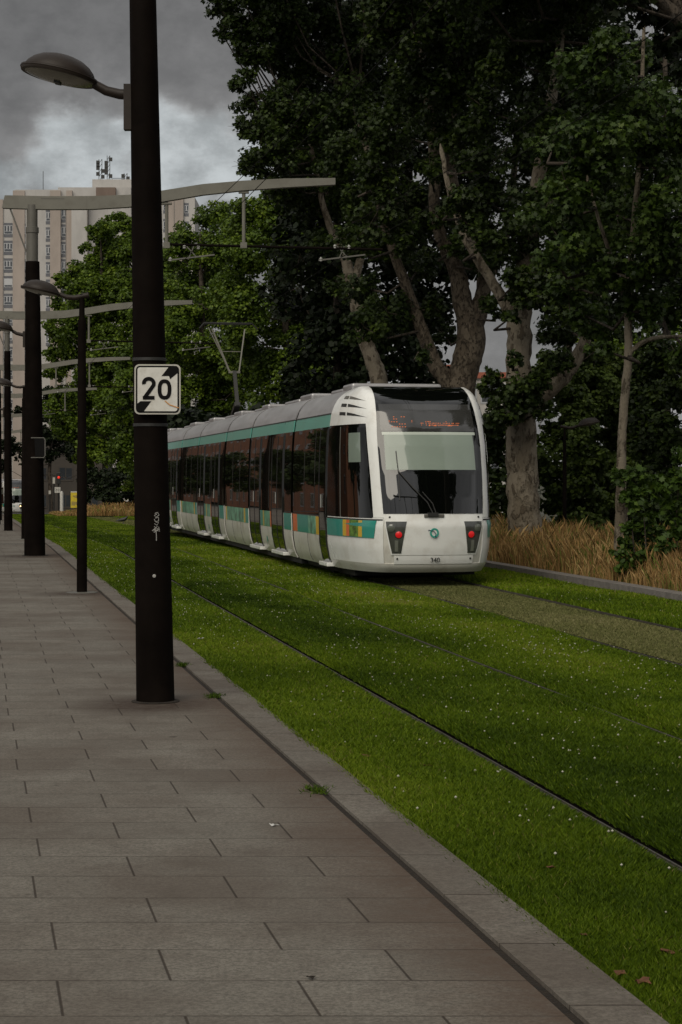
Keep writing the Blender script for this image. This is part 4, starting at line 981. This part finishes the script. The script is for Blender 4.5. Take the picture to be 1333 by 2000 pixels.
def tree(name, label, d, base, limbs, clumps, ls, dens, lm, bm_, seed, group=None, cat='tree', star=False, spread=2.2, twigs=True, above=()):
    R = np.random.default_rng(seed); bp = W(base, HZ, d); root = Vector((bp.x, d, gz(d)-.1)); t = thing(name, label, cat, root, 0, group)
    b = MB(); tips = []
    for L_ in limbs:
        pts = []; rad = []
        for q in L_:
            x, y, w = q[:3]; dd = q[3] if len(q) > 3 else 0; pts.append(W(x, y, d+dd)-root); rad.append(w/2/F*d)
        P2 = []; R2 = []
        for i in range(len(pts)-1):           # smooth the limb
            p0 = pts[max(0, i-1)]; p1 = pts[i]; p2 = pts[i+1]; p3 = pts[min(len(pts)-1, i+2)]
            for k in range(5):
                f = k/5; p = .5*(2*p1+(p2-p0)*f+(2*p0-5*p1+4*p2-p3)*f*f+(3*p1-p0-3*p2+p3)*f**3)
                P2.append(p+Vector(R.normal(0, rad[i]*.05, 3))); R2.append((rad[i]+(rad[i+1]-rad[i])*f)*R.uniform(.975, 1.03))
        P2.append(pts[-1]); R2.append(rad[-1]*.25); b.tube(P2, R2, 14, jit=.035); tips += P2[len(P2)//3:]
    cs = []; rs = []
    clumps = list(clumps)+list(above)
    for q in clumps:
        if math.hypot(q[0]-972, q[1]-650) < q[2]*.9+22 and 36 < d < 70 and q[2] > 21: continue
        x, y, r = q[:3]; dd = q[3] if len(q) > 3 else R.uniform(-spread, spread)
        cs.append(W(x, y, d+dd)-root); rs.append(r/F*d)
    if b.v: b.build('trunk', bm_, t, smooth=60); b = MB()
    if twigs and tips:
        for c, r in zip(cs, rs):
            near = min(tips, key=lambda p: (p-c).length+max(0, (p.z-c.z))*1.5)
            if (near-c).length < 6:
                mid = (near+c)/2+Vector((R.normal(0, .2), R.normal(0, .2), -.15*(near-c).length)); b.tube([near, mid, c, c+Vector((R.normal(0, r*.5), R.normal(0, r*.5), r*.6))], [.032+.006*r, .026, .016, .004], 6)
                for _ in range(2): b.tube([c, c+Vector(R.normal(0, r*.55, 3))], [.012, .003], 5)
    if b.v: tag(b.build('twigs', M['barkdark'], t, smooth=60), kind='stuff') if False else b.build('branches', M['barkdark'], t, smooth=60)
    co, k, TI = leaves([tuple(c) for c in cs], rs, ls, dens, R, star=star)
    fastmesh('crown', co, k, lm, t, tint=TI)
    return t
G = 'plane trees along the track'
tree('plane_tree', 'big plane tree with mottled grey trunk just right of the tram nose', 38, 1023,
     [[(1030, 1095, 76), (1026, 1050, 68), (1022, 960, 62), (1018, 860, 60), (1016, 790, 62), (1013, 720, 50), (1014, 640, 48), (1018, 560, 42), (1040, 440, 34), (1060, 300, 26), (1090, 120, 18), (1110, -60, 10)],
      [(1020, 800, 50), (1052, 775, 38), (1090, 748, 30), (1120, 710, 28), (1142, 668, 24), (1165, 600, 20), (1190, 500, 15), (1220, 380, 10)],
      [(1010, 640, 30), (985, 590, 22), (958, 545, 20), (930, 500, 19), (905, 455, 16), (880, 380, 12), (860, 280, 8)],
      [(1030, 480, 22), (1085, 380, 16), (1150, 260, 12), (1200, 120, 8)]],
     [(1040, 300, 80), (1100, 210, 85), (1050, 420, 62), (1130, 340, 80), (1000, 480, 48), (1075, 530, 62), (1140, 460, 80), (1150, 575, 68), (1100, 640, 50), (1000, 618, 18, -1), (1008, 700, 18, -1), (955, 735, 20, -1), (1015, 770, 42, -1), (985, 800, 40, -1), (960, 760, 26, -.8), (1050, 740, 30, -1), (1090, 700, 34, -1), (1060, 800, 26, -.8),
      (920, 440, 34, -1.6), (900, 395, 34, -1.6), (1030, 580, 26, -1.5), (1015, 545, 30, -1.6), (960, 470, 30, -1.6), (950, 330, 56), (960, 220, 60), (1020, 130, 80), (1120, 90, 80), (1040, 20, 80), (1140, -40, 90), (1060, -110, 100), (960, -40, 90), (1200, 640, 40), (1160, 690, 28), (1010, 560, 34), (1190, 260, 60), (1210, 380, 60)]+[(x, y, 105, dd) for (x, y) in ((930, -190), (1060, -230), (1190, -180), (980, -340), (1120, -360), (1050, -470)) for dd in (-3.2, 0, 3)]+[(900, -60, 90, -4), (1020, -100, 90, -4.4), (1140, -90, 90, -4)],
     .105, 11, M['leafA'], M['bark'], 31, G, star=True)
tree('plane_tree', 'forked plane tree with rough reddish bark rising behind the tram roof', 43, 905,
     [[(905, 1010, 80), (900, 900, 70), (896, 800, 62), (903, 740, 56), (915, 690, 58), (920, 640, 54), (905, 590, 40), (888, 520, 32), (862, 465, 26), (848, 400, 22), (850, 320, 24), (842, 240, 22), (832, 180, 16), (820, 60, 10)],
      [(918, 660, 46), (938, 600, 34), (945, 540, 28), (925, 470, 26), (895, 400, 22), (880, 300, 18), (890, 160, 12), (900, 0, 8)],
      [(893, 770, 40), (872, 742, 34), (850, 712, 30), (832, 665, 26), (812, 610, 24), (790, 550, 21), (768, 490, 18), (745, 420, 16), (728, 330, 13), (700, 240, 10)],
      [(930, 600, 24), (955, 540, 22), (985, 470, 18), (1000, 380, 14), (1010, 260, 10)]],
     [(800, 60, 80), (820, 170, 72), (900, 120, 85), (775, 265, 60), (880, 235, 64), (950, 120, 80), (790, 390, 54), (890, 340, 44), (745, 470, 44), (758, 610, 50), (820, 520, 40), (712, 640, 40), (960, 400, 52), (940, 40, 90), (720, 380, 55), (850, 600, 30), (965, 600, 30), (700, 300, 60), (860, -60, 100), (780, -90, 100), (950, 500, 40), (830, 690, 20), (870, 655, 24, 1.5), (700, 560, 40), (840, 330, 34, -1.8), (870, 420, 26, -1.6), (895, 480, 26, -1.6), (850, 150, 50, -2), (745, 400, 40, -1.8), (730, 330, 46, -1.8), (790, 470, 34, -1.6), (690, 470, 40, -1.8), (760, 250, 50, -2), (930, 250, 40, -1.8), (935, 500, 26, -1.5), (820, 440, 36, -1.5)]+[(x, y, 105, dd) for (x, y) in ((740, -190), (860, -200), (800, -330), (900, -320), (850, -450)) for dd in (-3.2, 0, 3)]+[(800, -40, 80, -3.6), (880, 40, 60, -3.2), (760, 60, 60, -3)],
     .11, 10, M['leafA'], M['bark2'], 32, G, star=True)
tree('plane_tree', 'plane tree with pale trunk leaning left above the middle of the tram', 53, 745,
     [[(760, 980, 44), (750, 850, 38), (741, 745, 34), (728, 705, 31), (712, 660, 28), (698, 600, 27), (684, 540, 23), (668, 490, 19), (648, 450, 15), (632, 405, 12), (622, 360, 10), (600, 250, 8)],
      [(690, 560, 18), (715, 450, 14), (720, 330, 11), (700, 180, 8)]],
     [(425, 8, 26), (455, 55, 30), (480, 100, 30), (520, 20, 50), (480, 150, 20), (500, 250, 36), (530, 330, 36), (600, 330, 50), (660, 260, 50), (650, 30, 60), (452, 18, 34), (512, 85, 50), (500, 205, 42), (508, 290, 42), (482, 322, 24), (462, 165, 18), (600, 60, 70), (590, 180, 70), (610, 290, 66), (690, 100, 70), (690, 210, 70), (555, 365, 42), (648, 380, 50), (560, -60, 80), (500, -40, 60), (640, -90, 90), (450, -60, 50), (560, 120, 60), (545, 250, 50), (560, 40, 60), (640, 470, 40), (600, 400, 40), (480, 60, 34), (430, 60, 16), (475, 245, 24), (640, 340, 40, -2), (700, 400, 40, -2), (610, 230, 50, -2), (560, 300, 40, -2), (700, 310, 40, -2), (560, 200, 50, -2), (660, 560, 24, -1.5), (730, 640, 20, -1.5)]+[(x, y, 90, dd) for (x, y) in ((500, -130), (620, -180), (700, -190), (560, -270), (660, -300)) for dd in (-3, 0, 3)],
     .12, 10.5, M['leafA'], M['bark'], 33, G, star=True)
tree('plane_tree', 'slender young plane tree with pale patchy trunk near the right edge of the picture', 30, 1215,
     [[(1211, 1085, 26), (1212, 1000, 21), (1214, 900, 19), (1216, 840, 17), (1222, 760, 17), (1228, 680, 16), (1226, 610, 15), (1232, 520, 13), (1240, 420, 12), (1250, 300, 10), (1255, 150, 8), (1260, 0, 5)],
      [(1228, 690, 11), (1256, 668, 9), (1290, 658, 8), (1340, 655, 7), (1400, 630, 6)], [(1226, 600, 9), (1200, 520, 8), (1170, 430, 7), (1140, 320, 5)], [(1236, 480, 9), (1280, 400, 7), (1320, 300, 6)]],
     [(1165, 150, 72), (1235, 200, 76), (1310, 230, 80), (1180, 280, 72), (1270, 330, 80), (1330, 420, 80), (1205, 420, 72), (1290, 500, 70), (1195, 530, 52), (1340, 590, 60), (1110, 370, 60), (1080, 290, 48), (1060, 420, 40), (1130, 480, 50), (1110, 560, 42), (1150, 620, 44), (1250, 600, 44), (1290, 600, 40), (1190, 90, 40), (1240, 110, 44), (1380, 300, 90), (1390, 480, 80), (1120, 250, 44), (1080, 500, 36), (1170, 680, 24), (1320, 690, 30)],
     .10, 10.5, M['leafA2'], M['bark'], 34, G, star=True, spread=1.6)
tree('plane_tree', 'dark overhanging plane branches at the upper right corner', 24, 1420,
     [[(1440, 1150, 90), (1440, 700, 80), (1430, 400, 70), (1400, 150, 50), (1350, 60, 34), (1290, 0, 24), (1220, -80, 14)], [(1400, 150, 30), (1330, 20, 20), (1300, -80, 12)]],
     [(1330, 60, 60), (1290, 20, 50), (1350, 150, 50), (1200, 0, 40), (1250, -50, 70), (1180, -60, 60), (1420, 60, 80), (1360, -60, 90)],
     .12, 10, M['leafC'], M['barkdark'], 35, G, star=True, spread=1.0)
# further rows: darker trees behind, lighter ones down the line
def bank(name, label, d, base, top, clumps, ls, dens, lm, seed, group, tw=20, **kw):
    return tree(name, label, d, base, [[(base, HZ+F*(EYE-gz(d))/d, tw), (base+random.uniform(-6, 6), (HZ+top)/2+60, tw*.7), (base+random.uniform(-14, 14), top+60, tw*.35)]], clumps, ls, dens, lm, M['barkdark'], seed, group, **kw)
GB = 'trees of the park behind the plane row'
R0 = np.random.default_rng(50)
def fill(x0, x1, y0, y1, r, n, seed):
    q = np.random.default_rng(seed); nx = max(1, int((x1-x0)/(r*1.15))); ny = max(1, int((y1-y0)/(r*1.15)))
    return [(x0+(x1-x0)*(i+.5)/nx+q.uniform(-.4, .4)*r, y0+(y1-y0)*(j+.5)/ny+q.uniform(-.4, .4)*r, r*q.uniform(.8, 1.2)) for i in range(nx) for j in range(ny)]
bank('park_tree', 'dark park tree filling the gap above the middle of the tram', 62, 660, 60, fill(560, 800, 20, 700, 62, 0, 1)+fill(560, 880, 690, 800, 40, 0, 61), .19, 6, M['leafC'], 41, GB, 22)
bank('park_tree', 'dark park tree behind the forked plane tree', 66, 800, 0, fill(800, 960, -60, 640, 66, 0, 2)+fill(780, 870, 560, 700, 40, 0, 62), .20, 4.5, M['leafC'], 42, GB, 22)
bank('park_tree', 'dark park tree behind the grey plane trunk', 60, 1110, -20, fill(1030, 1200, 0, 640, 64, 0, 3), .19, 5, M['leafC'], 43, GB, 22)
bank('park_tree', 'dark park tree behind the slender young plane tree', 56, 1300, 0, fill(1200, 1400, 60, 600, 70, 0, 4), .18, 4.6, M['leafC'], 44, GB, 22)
GH = 'shrubs and small trees behind the dry grass'
tree('tall_shrub', 'dense dark shrub mass beside the park lamp', 52, 1090, [], fill(1040, 1170, 690, 1050, 36, 0, 5), .12, 12, M['leafC2'], M['barkdark'], 45, GH, 'shrub')
tree('tall_shrub', 'dense green shrub behind the slender young plane tree trunk', 56, 1200, [], fill(1140, 1280, 680, 1050, 40, 0, 6), .13, 12, M['leafC2'], M['barkdark'], 46, GH, 'shrub')
tree('tall_shrub', 'dense green shrub at the right edge of the picture', 48, 1310, [], fill(1250, 1400, 660, 1050, 40, 0, 7), .12, 11, M['leafA'], M['barkdark'], 47, GH, 'shrub')
tree('tall_shrub', 'small dark shrub between the tram and the mottled grey trunk', 50, 965, [], fill(930, 1000, 800, 1020, 30, 0, 8), .15, 8, M['leafA'], M['barkdark'], 48, GH, 'shrub')
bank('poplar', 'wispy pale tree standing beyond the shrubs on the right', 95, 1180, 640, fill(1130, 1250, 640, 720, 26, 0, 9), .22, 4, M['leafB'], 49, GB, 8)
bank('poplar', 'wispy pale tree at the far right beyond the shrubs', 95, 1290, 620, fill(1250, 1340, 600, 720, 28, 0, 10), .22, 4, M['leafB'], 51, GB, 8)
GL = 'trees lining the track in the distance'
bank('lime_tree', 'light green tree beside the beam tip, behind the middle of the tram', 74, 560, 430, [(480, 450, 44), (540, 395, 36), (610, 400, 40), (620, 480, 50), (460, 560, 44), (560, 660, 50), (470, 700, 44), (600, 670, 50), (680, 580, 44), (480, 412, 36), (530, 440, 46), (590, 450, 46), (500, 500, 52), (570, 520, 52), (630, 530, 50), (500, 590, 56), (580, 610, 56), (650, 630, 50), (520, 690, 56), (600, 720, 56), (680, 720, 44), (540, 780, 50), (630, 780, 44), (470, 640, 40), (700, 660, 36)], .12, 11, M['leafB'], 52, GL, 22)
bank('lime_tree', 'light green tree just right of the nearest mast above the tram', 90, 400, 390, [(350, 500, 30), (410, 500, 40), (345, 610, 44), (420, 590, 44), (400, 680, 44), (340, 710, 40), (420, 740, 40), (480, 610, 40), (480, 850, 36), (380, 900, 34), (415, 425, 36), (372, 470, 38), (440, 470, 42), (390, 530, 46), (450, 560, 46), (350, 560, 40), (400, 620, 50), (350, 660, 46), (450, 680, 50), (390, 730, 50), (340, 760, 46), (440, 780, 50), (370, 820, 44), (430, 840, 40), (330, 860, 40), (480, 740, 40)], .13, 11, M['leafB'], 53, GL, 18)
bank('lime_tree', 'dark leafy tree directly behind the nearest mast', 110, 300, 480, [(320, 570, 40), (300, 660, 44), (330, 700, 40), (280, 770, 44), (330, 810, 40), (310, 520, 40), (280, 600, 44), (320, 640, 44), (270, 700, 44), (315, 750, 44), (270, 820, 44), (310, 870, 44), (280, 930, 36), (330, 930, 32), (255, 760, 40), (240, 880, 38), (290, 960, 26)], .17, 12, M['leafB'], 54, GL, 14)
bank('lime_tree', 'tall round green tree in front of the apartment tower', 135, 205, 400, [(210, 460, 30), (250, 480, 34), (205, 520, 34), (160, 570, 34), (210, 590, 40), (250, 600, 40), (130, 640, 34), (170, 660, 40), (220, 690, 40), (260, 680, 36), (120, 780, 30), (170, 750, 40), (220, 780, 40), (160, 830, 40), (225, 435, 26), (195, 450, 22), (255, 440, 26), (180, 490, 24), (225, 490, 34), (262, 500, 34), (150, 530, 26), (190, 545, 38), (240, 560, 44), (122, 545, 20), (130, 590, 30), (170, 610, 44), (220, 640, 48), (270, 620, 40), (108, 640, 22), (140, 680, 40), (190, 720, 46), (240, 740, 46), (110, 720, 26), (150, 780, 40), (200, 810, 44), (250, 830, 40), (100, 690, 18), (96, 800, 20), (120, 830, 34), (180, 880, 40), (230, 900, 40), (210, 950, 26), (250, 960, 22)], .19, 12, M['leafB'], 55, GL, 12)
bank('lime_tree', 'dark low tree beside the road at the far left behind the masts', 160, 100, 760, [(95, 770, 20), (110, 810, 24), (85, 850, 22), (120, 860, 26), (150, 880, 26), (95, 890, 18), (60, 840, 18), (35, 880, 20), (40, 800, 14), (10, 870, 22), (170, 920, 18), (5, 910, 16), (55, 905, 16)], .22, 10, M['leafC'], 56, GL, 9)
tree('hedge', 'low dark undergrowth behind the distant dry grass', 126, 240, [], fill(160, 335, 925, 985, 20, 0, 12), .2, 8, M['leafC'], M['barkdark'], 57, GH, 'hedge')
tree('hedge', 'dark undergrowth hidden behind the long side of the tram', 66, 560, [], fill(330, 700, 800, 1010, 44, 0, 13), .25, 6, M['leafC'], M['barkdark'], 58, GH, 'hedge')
# leafy weeds in the dry grass
GW = 'leafy weeds in the dry grass'
tree('leafy_weed', 'green leafy bush in the dry grass right against the far kerb', 28.3, 1240, [[(1245, 1150, 4), (1240, 1090, 3), (1235, 1030, 2)], [(1250, 1150, 4), (1262, 1090, 3), (1258, 1010, 2)]],
     [(1210, 1080, 16, 0), (1285, 1080, 18, .2), (1250, 1030, 20, .2), (1225, 1030, 14, .1), (1245, 1095, 26, -.1), (1260, 1130, 20, -.1), (1275, 1040, 22, .2), (1295, 1120, 24, 0), (1240, 990, 20, .1), (1275, 1150, 22, -.1), (1235, 1085, 28, .2), (1262, 1060, 30, .4), (1245, 1120, 24, .1), (1270, 1105, 20, .3), (1222, 1055, 14, .2), (1215, 1110, 12, .0), (1265, 1015, 18, .3), (1235, 1140, 14, 0)], .085, 7, M['leafW'], M['barkdark'], 60, GW, 'weed', spread=.3, twigs=False)
tree('leafy_weed', 'taller leafy sapling around the foot of the slender young plane tree', 29.4, 1225, [[(1222, 1110, 4), (1225, 990, 3), (1215, 930, 2)]],
     [(1218, 935, 20, 0), (1240, 925, 22, 0), (1205, 905+20, 10, 0), (1250, 960, 24, 0), (1225, 970, 20, 0), (1265, 940, 20, .3)], .11, 7, M['leafW'], M['barkdark'], 63, GW, 'weed', spread=.3, twigs=False, star=True)
tree('leafy_weed', 'leafy green sapling at the right edge of the picture', 28, 1320, [[(1325, 1110, 4), (1322, 1000, 3), (1330, 920, 2)]],
     [(1285, 960, 22, 0), (1300, 1060, 24, 0), (1330, 890, 22, 0), (1310, 950, 28, 0), (1335, 930, 30, 0), (1300, 990, 22, 0), (1335, 985, 30, 0), (1322, 1030, 24, 0), (1350, 1040, 30, .3)], .11, 7, M['leafW'], M['barkdark'], 64, GW, 'weed', spread=.3, twigs=False, star=True)
# trees standing behind the photographer and across the street (seen in the tram's glass)
def offtree(u, d, h, r, seed, label, lm='leafA'):
    R = np.random.default_rng(seed); p = UD(u, d); t = thing('street_tree', label, 'tree', p)
    b = MB(); b.tube([(0, 0, 0), (.1, 0, h*.3), (-.1, .1, h*.6), (0, 0, h*.9)], [.3, .25, .17, .05], 10)
    for k in range(6): a = k*1.05; b.tube([(0, 0, h*(.3+.06*k)), (math.cos(a)*r*.4, math.sin(a)*r*.4, h*(.5+.05*k)), (math.cos(a)*r*.7, math.sin(a)*r*.7, h*(.65+.05*k))], [.12, .08, .03], 6)
    b.build('trunk', M['bark'], t, smooth=60)
    cs = [(R.normal(0, r*.45), R.normal(0, r*.45), h*(.35+.6*R.random())) for _ in range(26)]; co, k, TI = leaves(cs, [r*.34]*26, .32, 6, R); fastmesh('crown', co, k, M[lm], t, tint=TI)
for i, (u, d, h, r) in enumerate(((12.5, 12, 22, 5.5), (12.8, -4, 23, 6), (12.5, -20, 22, 6), (-13, 96, 7, 3), (-14, 120, 8, 3.2), (-14, 146, 7, 3), (-13, 174, 8, 3.4), (-14, 205, 8, 3.4), (-15, 240, 9, 4), (-12, 30, 9, 4), (-12, 48, 9, 4), (-12, 68, 9, 4))):
    offtree(u, d, h, r, 70+i, ('first plane tree right of the photographer, out of the picture', 'second plane tree beside the photographer, out of the picture', 'third plane tree behind the photographer, out of the picture')[i] if i < 3 else 'street tree number %s before the brick block, left of the picture' % ('one', 'two', 'three', 'four', 'five', 'six', 'seven', 'eight', 'nine')[i-3])

# ------------------------------------------------------------------ far street things
M['sigdark'] = M['dark']
def px2(x, y, d): p = W(x, y, d); return p
d = 140; base = Vector(((114-666)/F*d, d, gz(d)))
t = thing('traffic_light', 'small traffic light showing red beside the road at the far left', 'traffic light', base)
b = MB(); b.tube([(0, 0, 0), (0, 0, 2.9)], .06, 8); b.build('post', M['dark'], t)
b = MB(); b.bb(-.15, .15, -.12, .12, 2.2, 3.1); b.build('signal_housing', M['dark'], t, bevel=.03)
b = MB(); b.lathe([(.10, 0), (.10, .02), (.05, .05)], 12, Matrix.Translation((.03, -.12, 2.72)) @ Matrix.Rotation(math.radians(90), 4, 'X')); b.build('red_signal', mat('red_signal', (.8, .02, .01), .4, emit=(1, .06, .03), estr=.5), t)
b = MB(); b.bb(-.28, .16, -.16, -.13, 1.55, 1.98); b.build('sign_plate', M['signwhite'], t)
b = MB(); b.stroke([(-.20, 1.84), (-.14, 1.86), (-.12, 1.80), (-.2, 1.68), (-.11, 1.68)], .03, -.17, -.16); b.stroke([(-.02, 1.68), (.06, 1.68), (.06, 1.85), (-.02, 1.85), (-.02, 1.68)], .03, -.17, -.16); b.build('sign_digits', M['ink'], t)
t = thing('bollard', 'white marker bollard right of the small traffic light', 'bollard', ((120-666)/F*138, 138, gz(138)))
b = MB(); b.lathe([(.13, 0), (.13, 1.5), (.09, 1.62), (.02, 1.66)], 12); b.build('body', M['signwhite'], t, smooth=40)
b = MB(); b.lathe([(.135, 0), (.135, .14)], 12); b.build('foot', M['dark'], t)
for x, lab in ((97, 'thin dark post left of the traffic light by the road'), (105, 'thin dark post with a pale plate beside the traffic light')):
    t = thing('road_post', lab, 'post', ((x-666)/F*132, 132, gz(132))); b = MB(); b.tube([(0, 0, 0), (0, 0, 2.6 if x == 105 else 1.7)], .05, 8); b.build('post', M['dark'], t)
    b = MB(); b.bb(-.08, .08, -.07, -.05, 2.15 if x == 105 else 1.4, 2.6 if x == 105 else 1.66); b.build('plate', M['alu'], t)
t = thing('advertising_panel', 'yellow lit poster panel standing beside the far road', 'poster panel', ((148-666)/F*130, 130, gz(130)))
b = MB(); b.bb(-.42, .42, -.08, .08, .35, 1.62); b.tube([(0, 0, 0), (0, 0, .4)], .08, 8); b.build('frame', M['dark'], t, bevel=.02)
b = MB(); b.bb(-.36, .38, -.095, -.08, .42, 1.5); b.build('poster', mat('poster_yellow', (.62, .48, .03), .4, var=.1, vscale=3), t)
b = MB(); b.bb(-.36, .38, -.095, -.08, 1.51, 1.58); b.build('poster_header', M['signwhite'], t)
b = MB(); rr = random.Random(3)
for k in range(12): x = -.30+.05*k; b.bb(x, x+.03, -.10, -.095, .55+.1*rr.random(), .8+.12*rr.random())
b.bb(-.2, .25, -.10, -.095, 1.22, 1.28); b.bb(-.1, .28, -.10, -.095, 1.12, 1.16); b.build('poster_print', M['tw_dark'], t)
# pigeon on the far lawn
t = thing('pigeon', 'dark pigeon standing on the lawn left of the nearest mast', 'bird', UD(7.15, 60, .0), 0)
t.location.x = (240-666)/F*60; t.location.z = W(240, 1023, 60).z
b = MB(); b.tube([(-.24, 0, .09), (-.14, 0, .11), (-.04, 0, .13), (.06, 0, .15), (.11, 0, .19), (.13, 0, .225), (.16, 0, .225)], [.012, .035, .06, .062, .038, .026, .012], 10); b.build('body', M['dark'], t, smooth=60)
b = MB(); b.tube([(.0, .02, .1), (.0, .02, -.0)], .006, 5); b.tube([(.02, -.02, .1), (.02, -.02, -.0)], .006, 5); b.build('leg', M['polegrey'], t)
# fallen leaves and litter
M['deadleaf'] = mat('dead_leaf', (.11, .042, .016), .8, var=.4, vscale=20); M['paper'] = mat('paper_scrap', (.5, .5, .48), .8)
def flat(name, px, py, size, m, label, cat, group, zoff=.03, seed=0):
    dd = F*(EYE-zoff)/(py-HZ); p = Vector(((px-666)/F*dd, dd, zoff)); r = random.Random(px*7+py)
    n = 9; a0 = r.uniform(0, 6.28); b = MB(); vs = [(0, 0, .004)]
    for i in range(n): a = a0+2*math.pi*i/n; q = size*.62*(.5 if i % 2 else .28)*r.uniform(.8, 1.2); vs.append((math.cos(a)*q*1.3, math.sin(a)*q, size*.22*r.random()))
    vs += [(v[0], v[1], v[2]-.0015) for v in vs]; k = n+1
    fs = [(0, 1+i, 1+(i+1) % n) for i in range(n)]+[(k, k+1+(i+1) % n, k+1+i) for i in range(n)]+[(1+i, k+1+i, k+1+(i+1) % n, 1+(i+1) % n) for i in range(n)]
    b.add(vs, fs); o = b.build(name, m); o.location = p; tag(o, label, cat, group); return o
GF = 'fallen leaves and scraps'
for (x, y, sz, lab) in ((715, 1478, .07, 'curled brown leaf on the grass just right of the kerb in mid picture'), (833, 1497, .08, 'brown leaf on the grass between kerb and rail, mid picture'), (778, 1580, .06, 'small orange leaf at the edge of the kerb'),
                        (1075, 1697, .06, 'brown leaf lying in the grass right of the kerb, lower middle'), (1305, 1862, .09, 'large brown leaf near the lower right edge'), (1140, 1828, .05, 'small brown leaf beside the kerb, lower right'), (1255, 1920, .08, 'curled brown leaf in the grass close to the lower right corner'), (1212, 1903, .06, 'narrow brown leaf beside the kerb near the lower right corner')):
    flat('fallen_leaf', x, y, sz, M['deadleaf'], lab, 'leaf', GF, .012 if False else .0)
flat('paper_scrap', 535, 1613, .06, M['paper'], 'white scrap of paper on the granite paving', 'litter', GF, .003)
flat('paper_scrap', 392, 1249, .10, M['paper'], 'white scrap of paper on the lawn right of the nearest mast', 'litter', GF, .02)
flat('fallen_leaf', 607, 1912, .05, M['debris'], 'dark scrap on a paving joint at the bottom of the picture', 'leaf', GF, .003)
# little weed tufts in the kerb joint
for (x, y, n, lab) in ((357, 1300, 260, 'small weed tuft in the kerb joint right behind the nearest mast foot'), (418, 1361, 260, 'small weed tuft in the kerb joint right of the nearest mast foot'), (618, 1545, 160, 'small weed tuft in the kerb joint in mid picture')):
    dd = F*EYE/(y-HZ); X = (x-666)/F*dd; R = np.random.default_rng(x); co = np.empty((n, 3, 3))
    for i in range(n):
        p = np.array([R.normal(0, .028), R.normal(0, .06), 0]); a = R.random()*6.28; h = R.uniform(.008, .032); w = .005; l = R.normal(0, .03, 2)
        co[i] = [p+[math.cos(a)*w, math.sin(a)*w, 0], p-[math.cos(a)*w, math.sin(a)*w, 0], p+[l[0], l[1], h]]
    o = fastmesh('weed_tuft', co.reshape(-1, 3), 3, M['grass'], tint=np.clip(R.normal(.22, .15, n), 0, 1)); o.location = (X, dd, 0); tag(o, lab, 'weed', 'weed tufts in the kerb joint')

print('LEAVES', NLEAF)
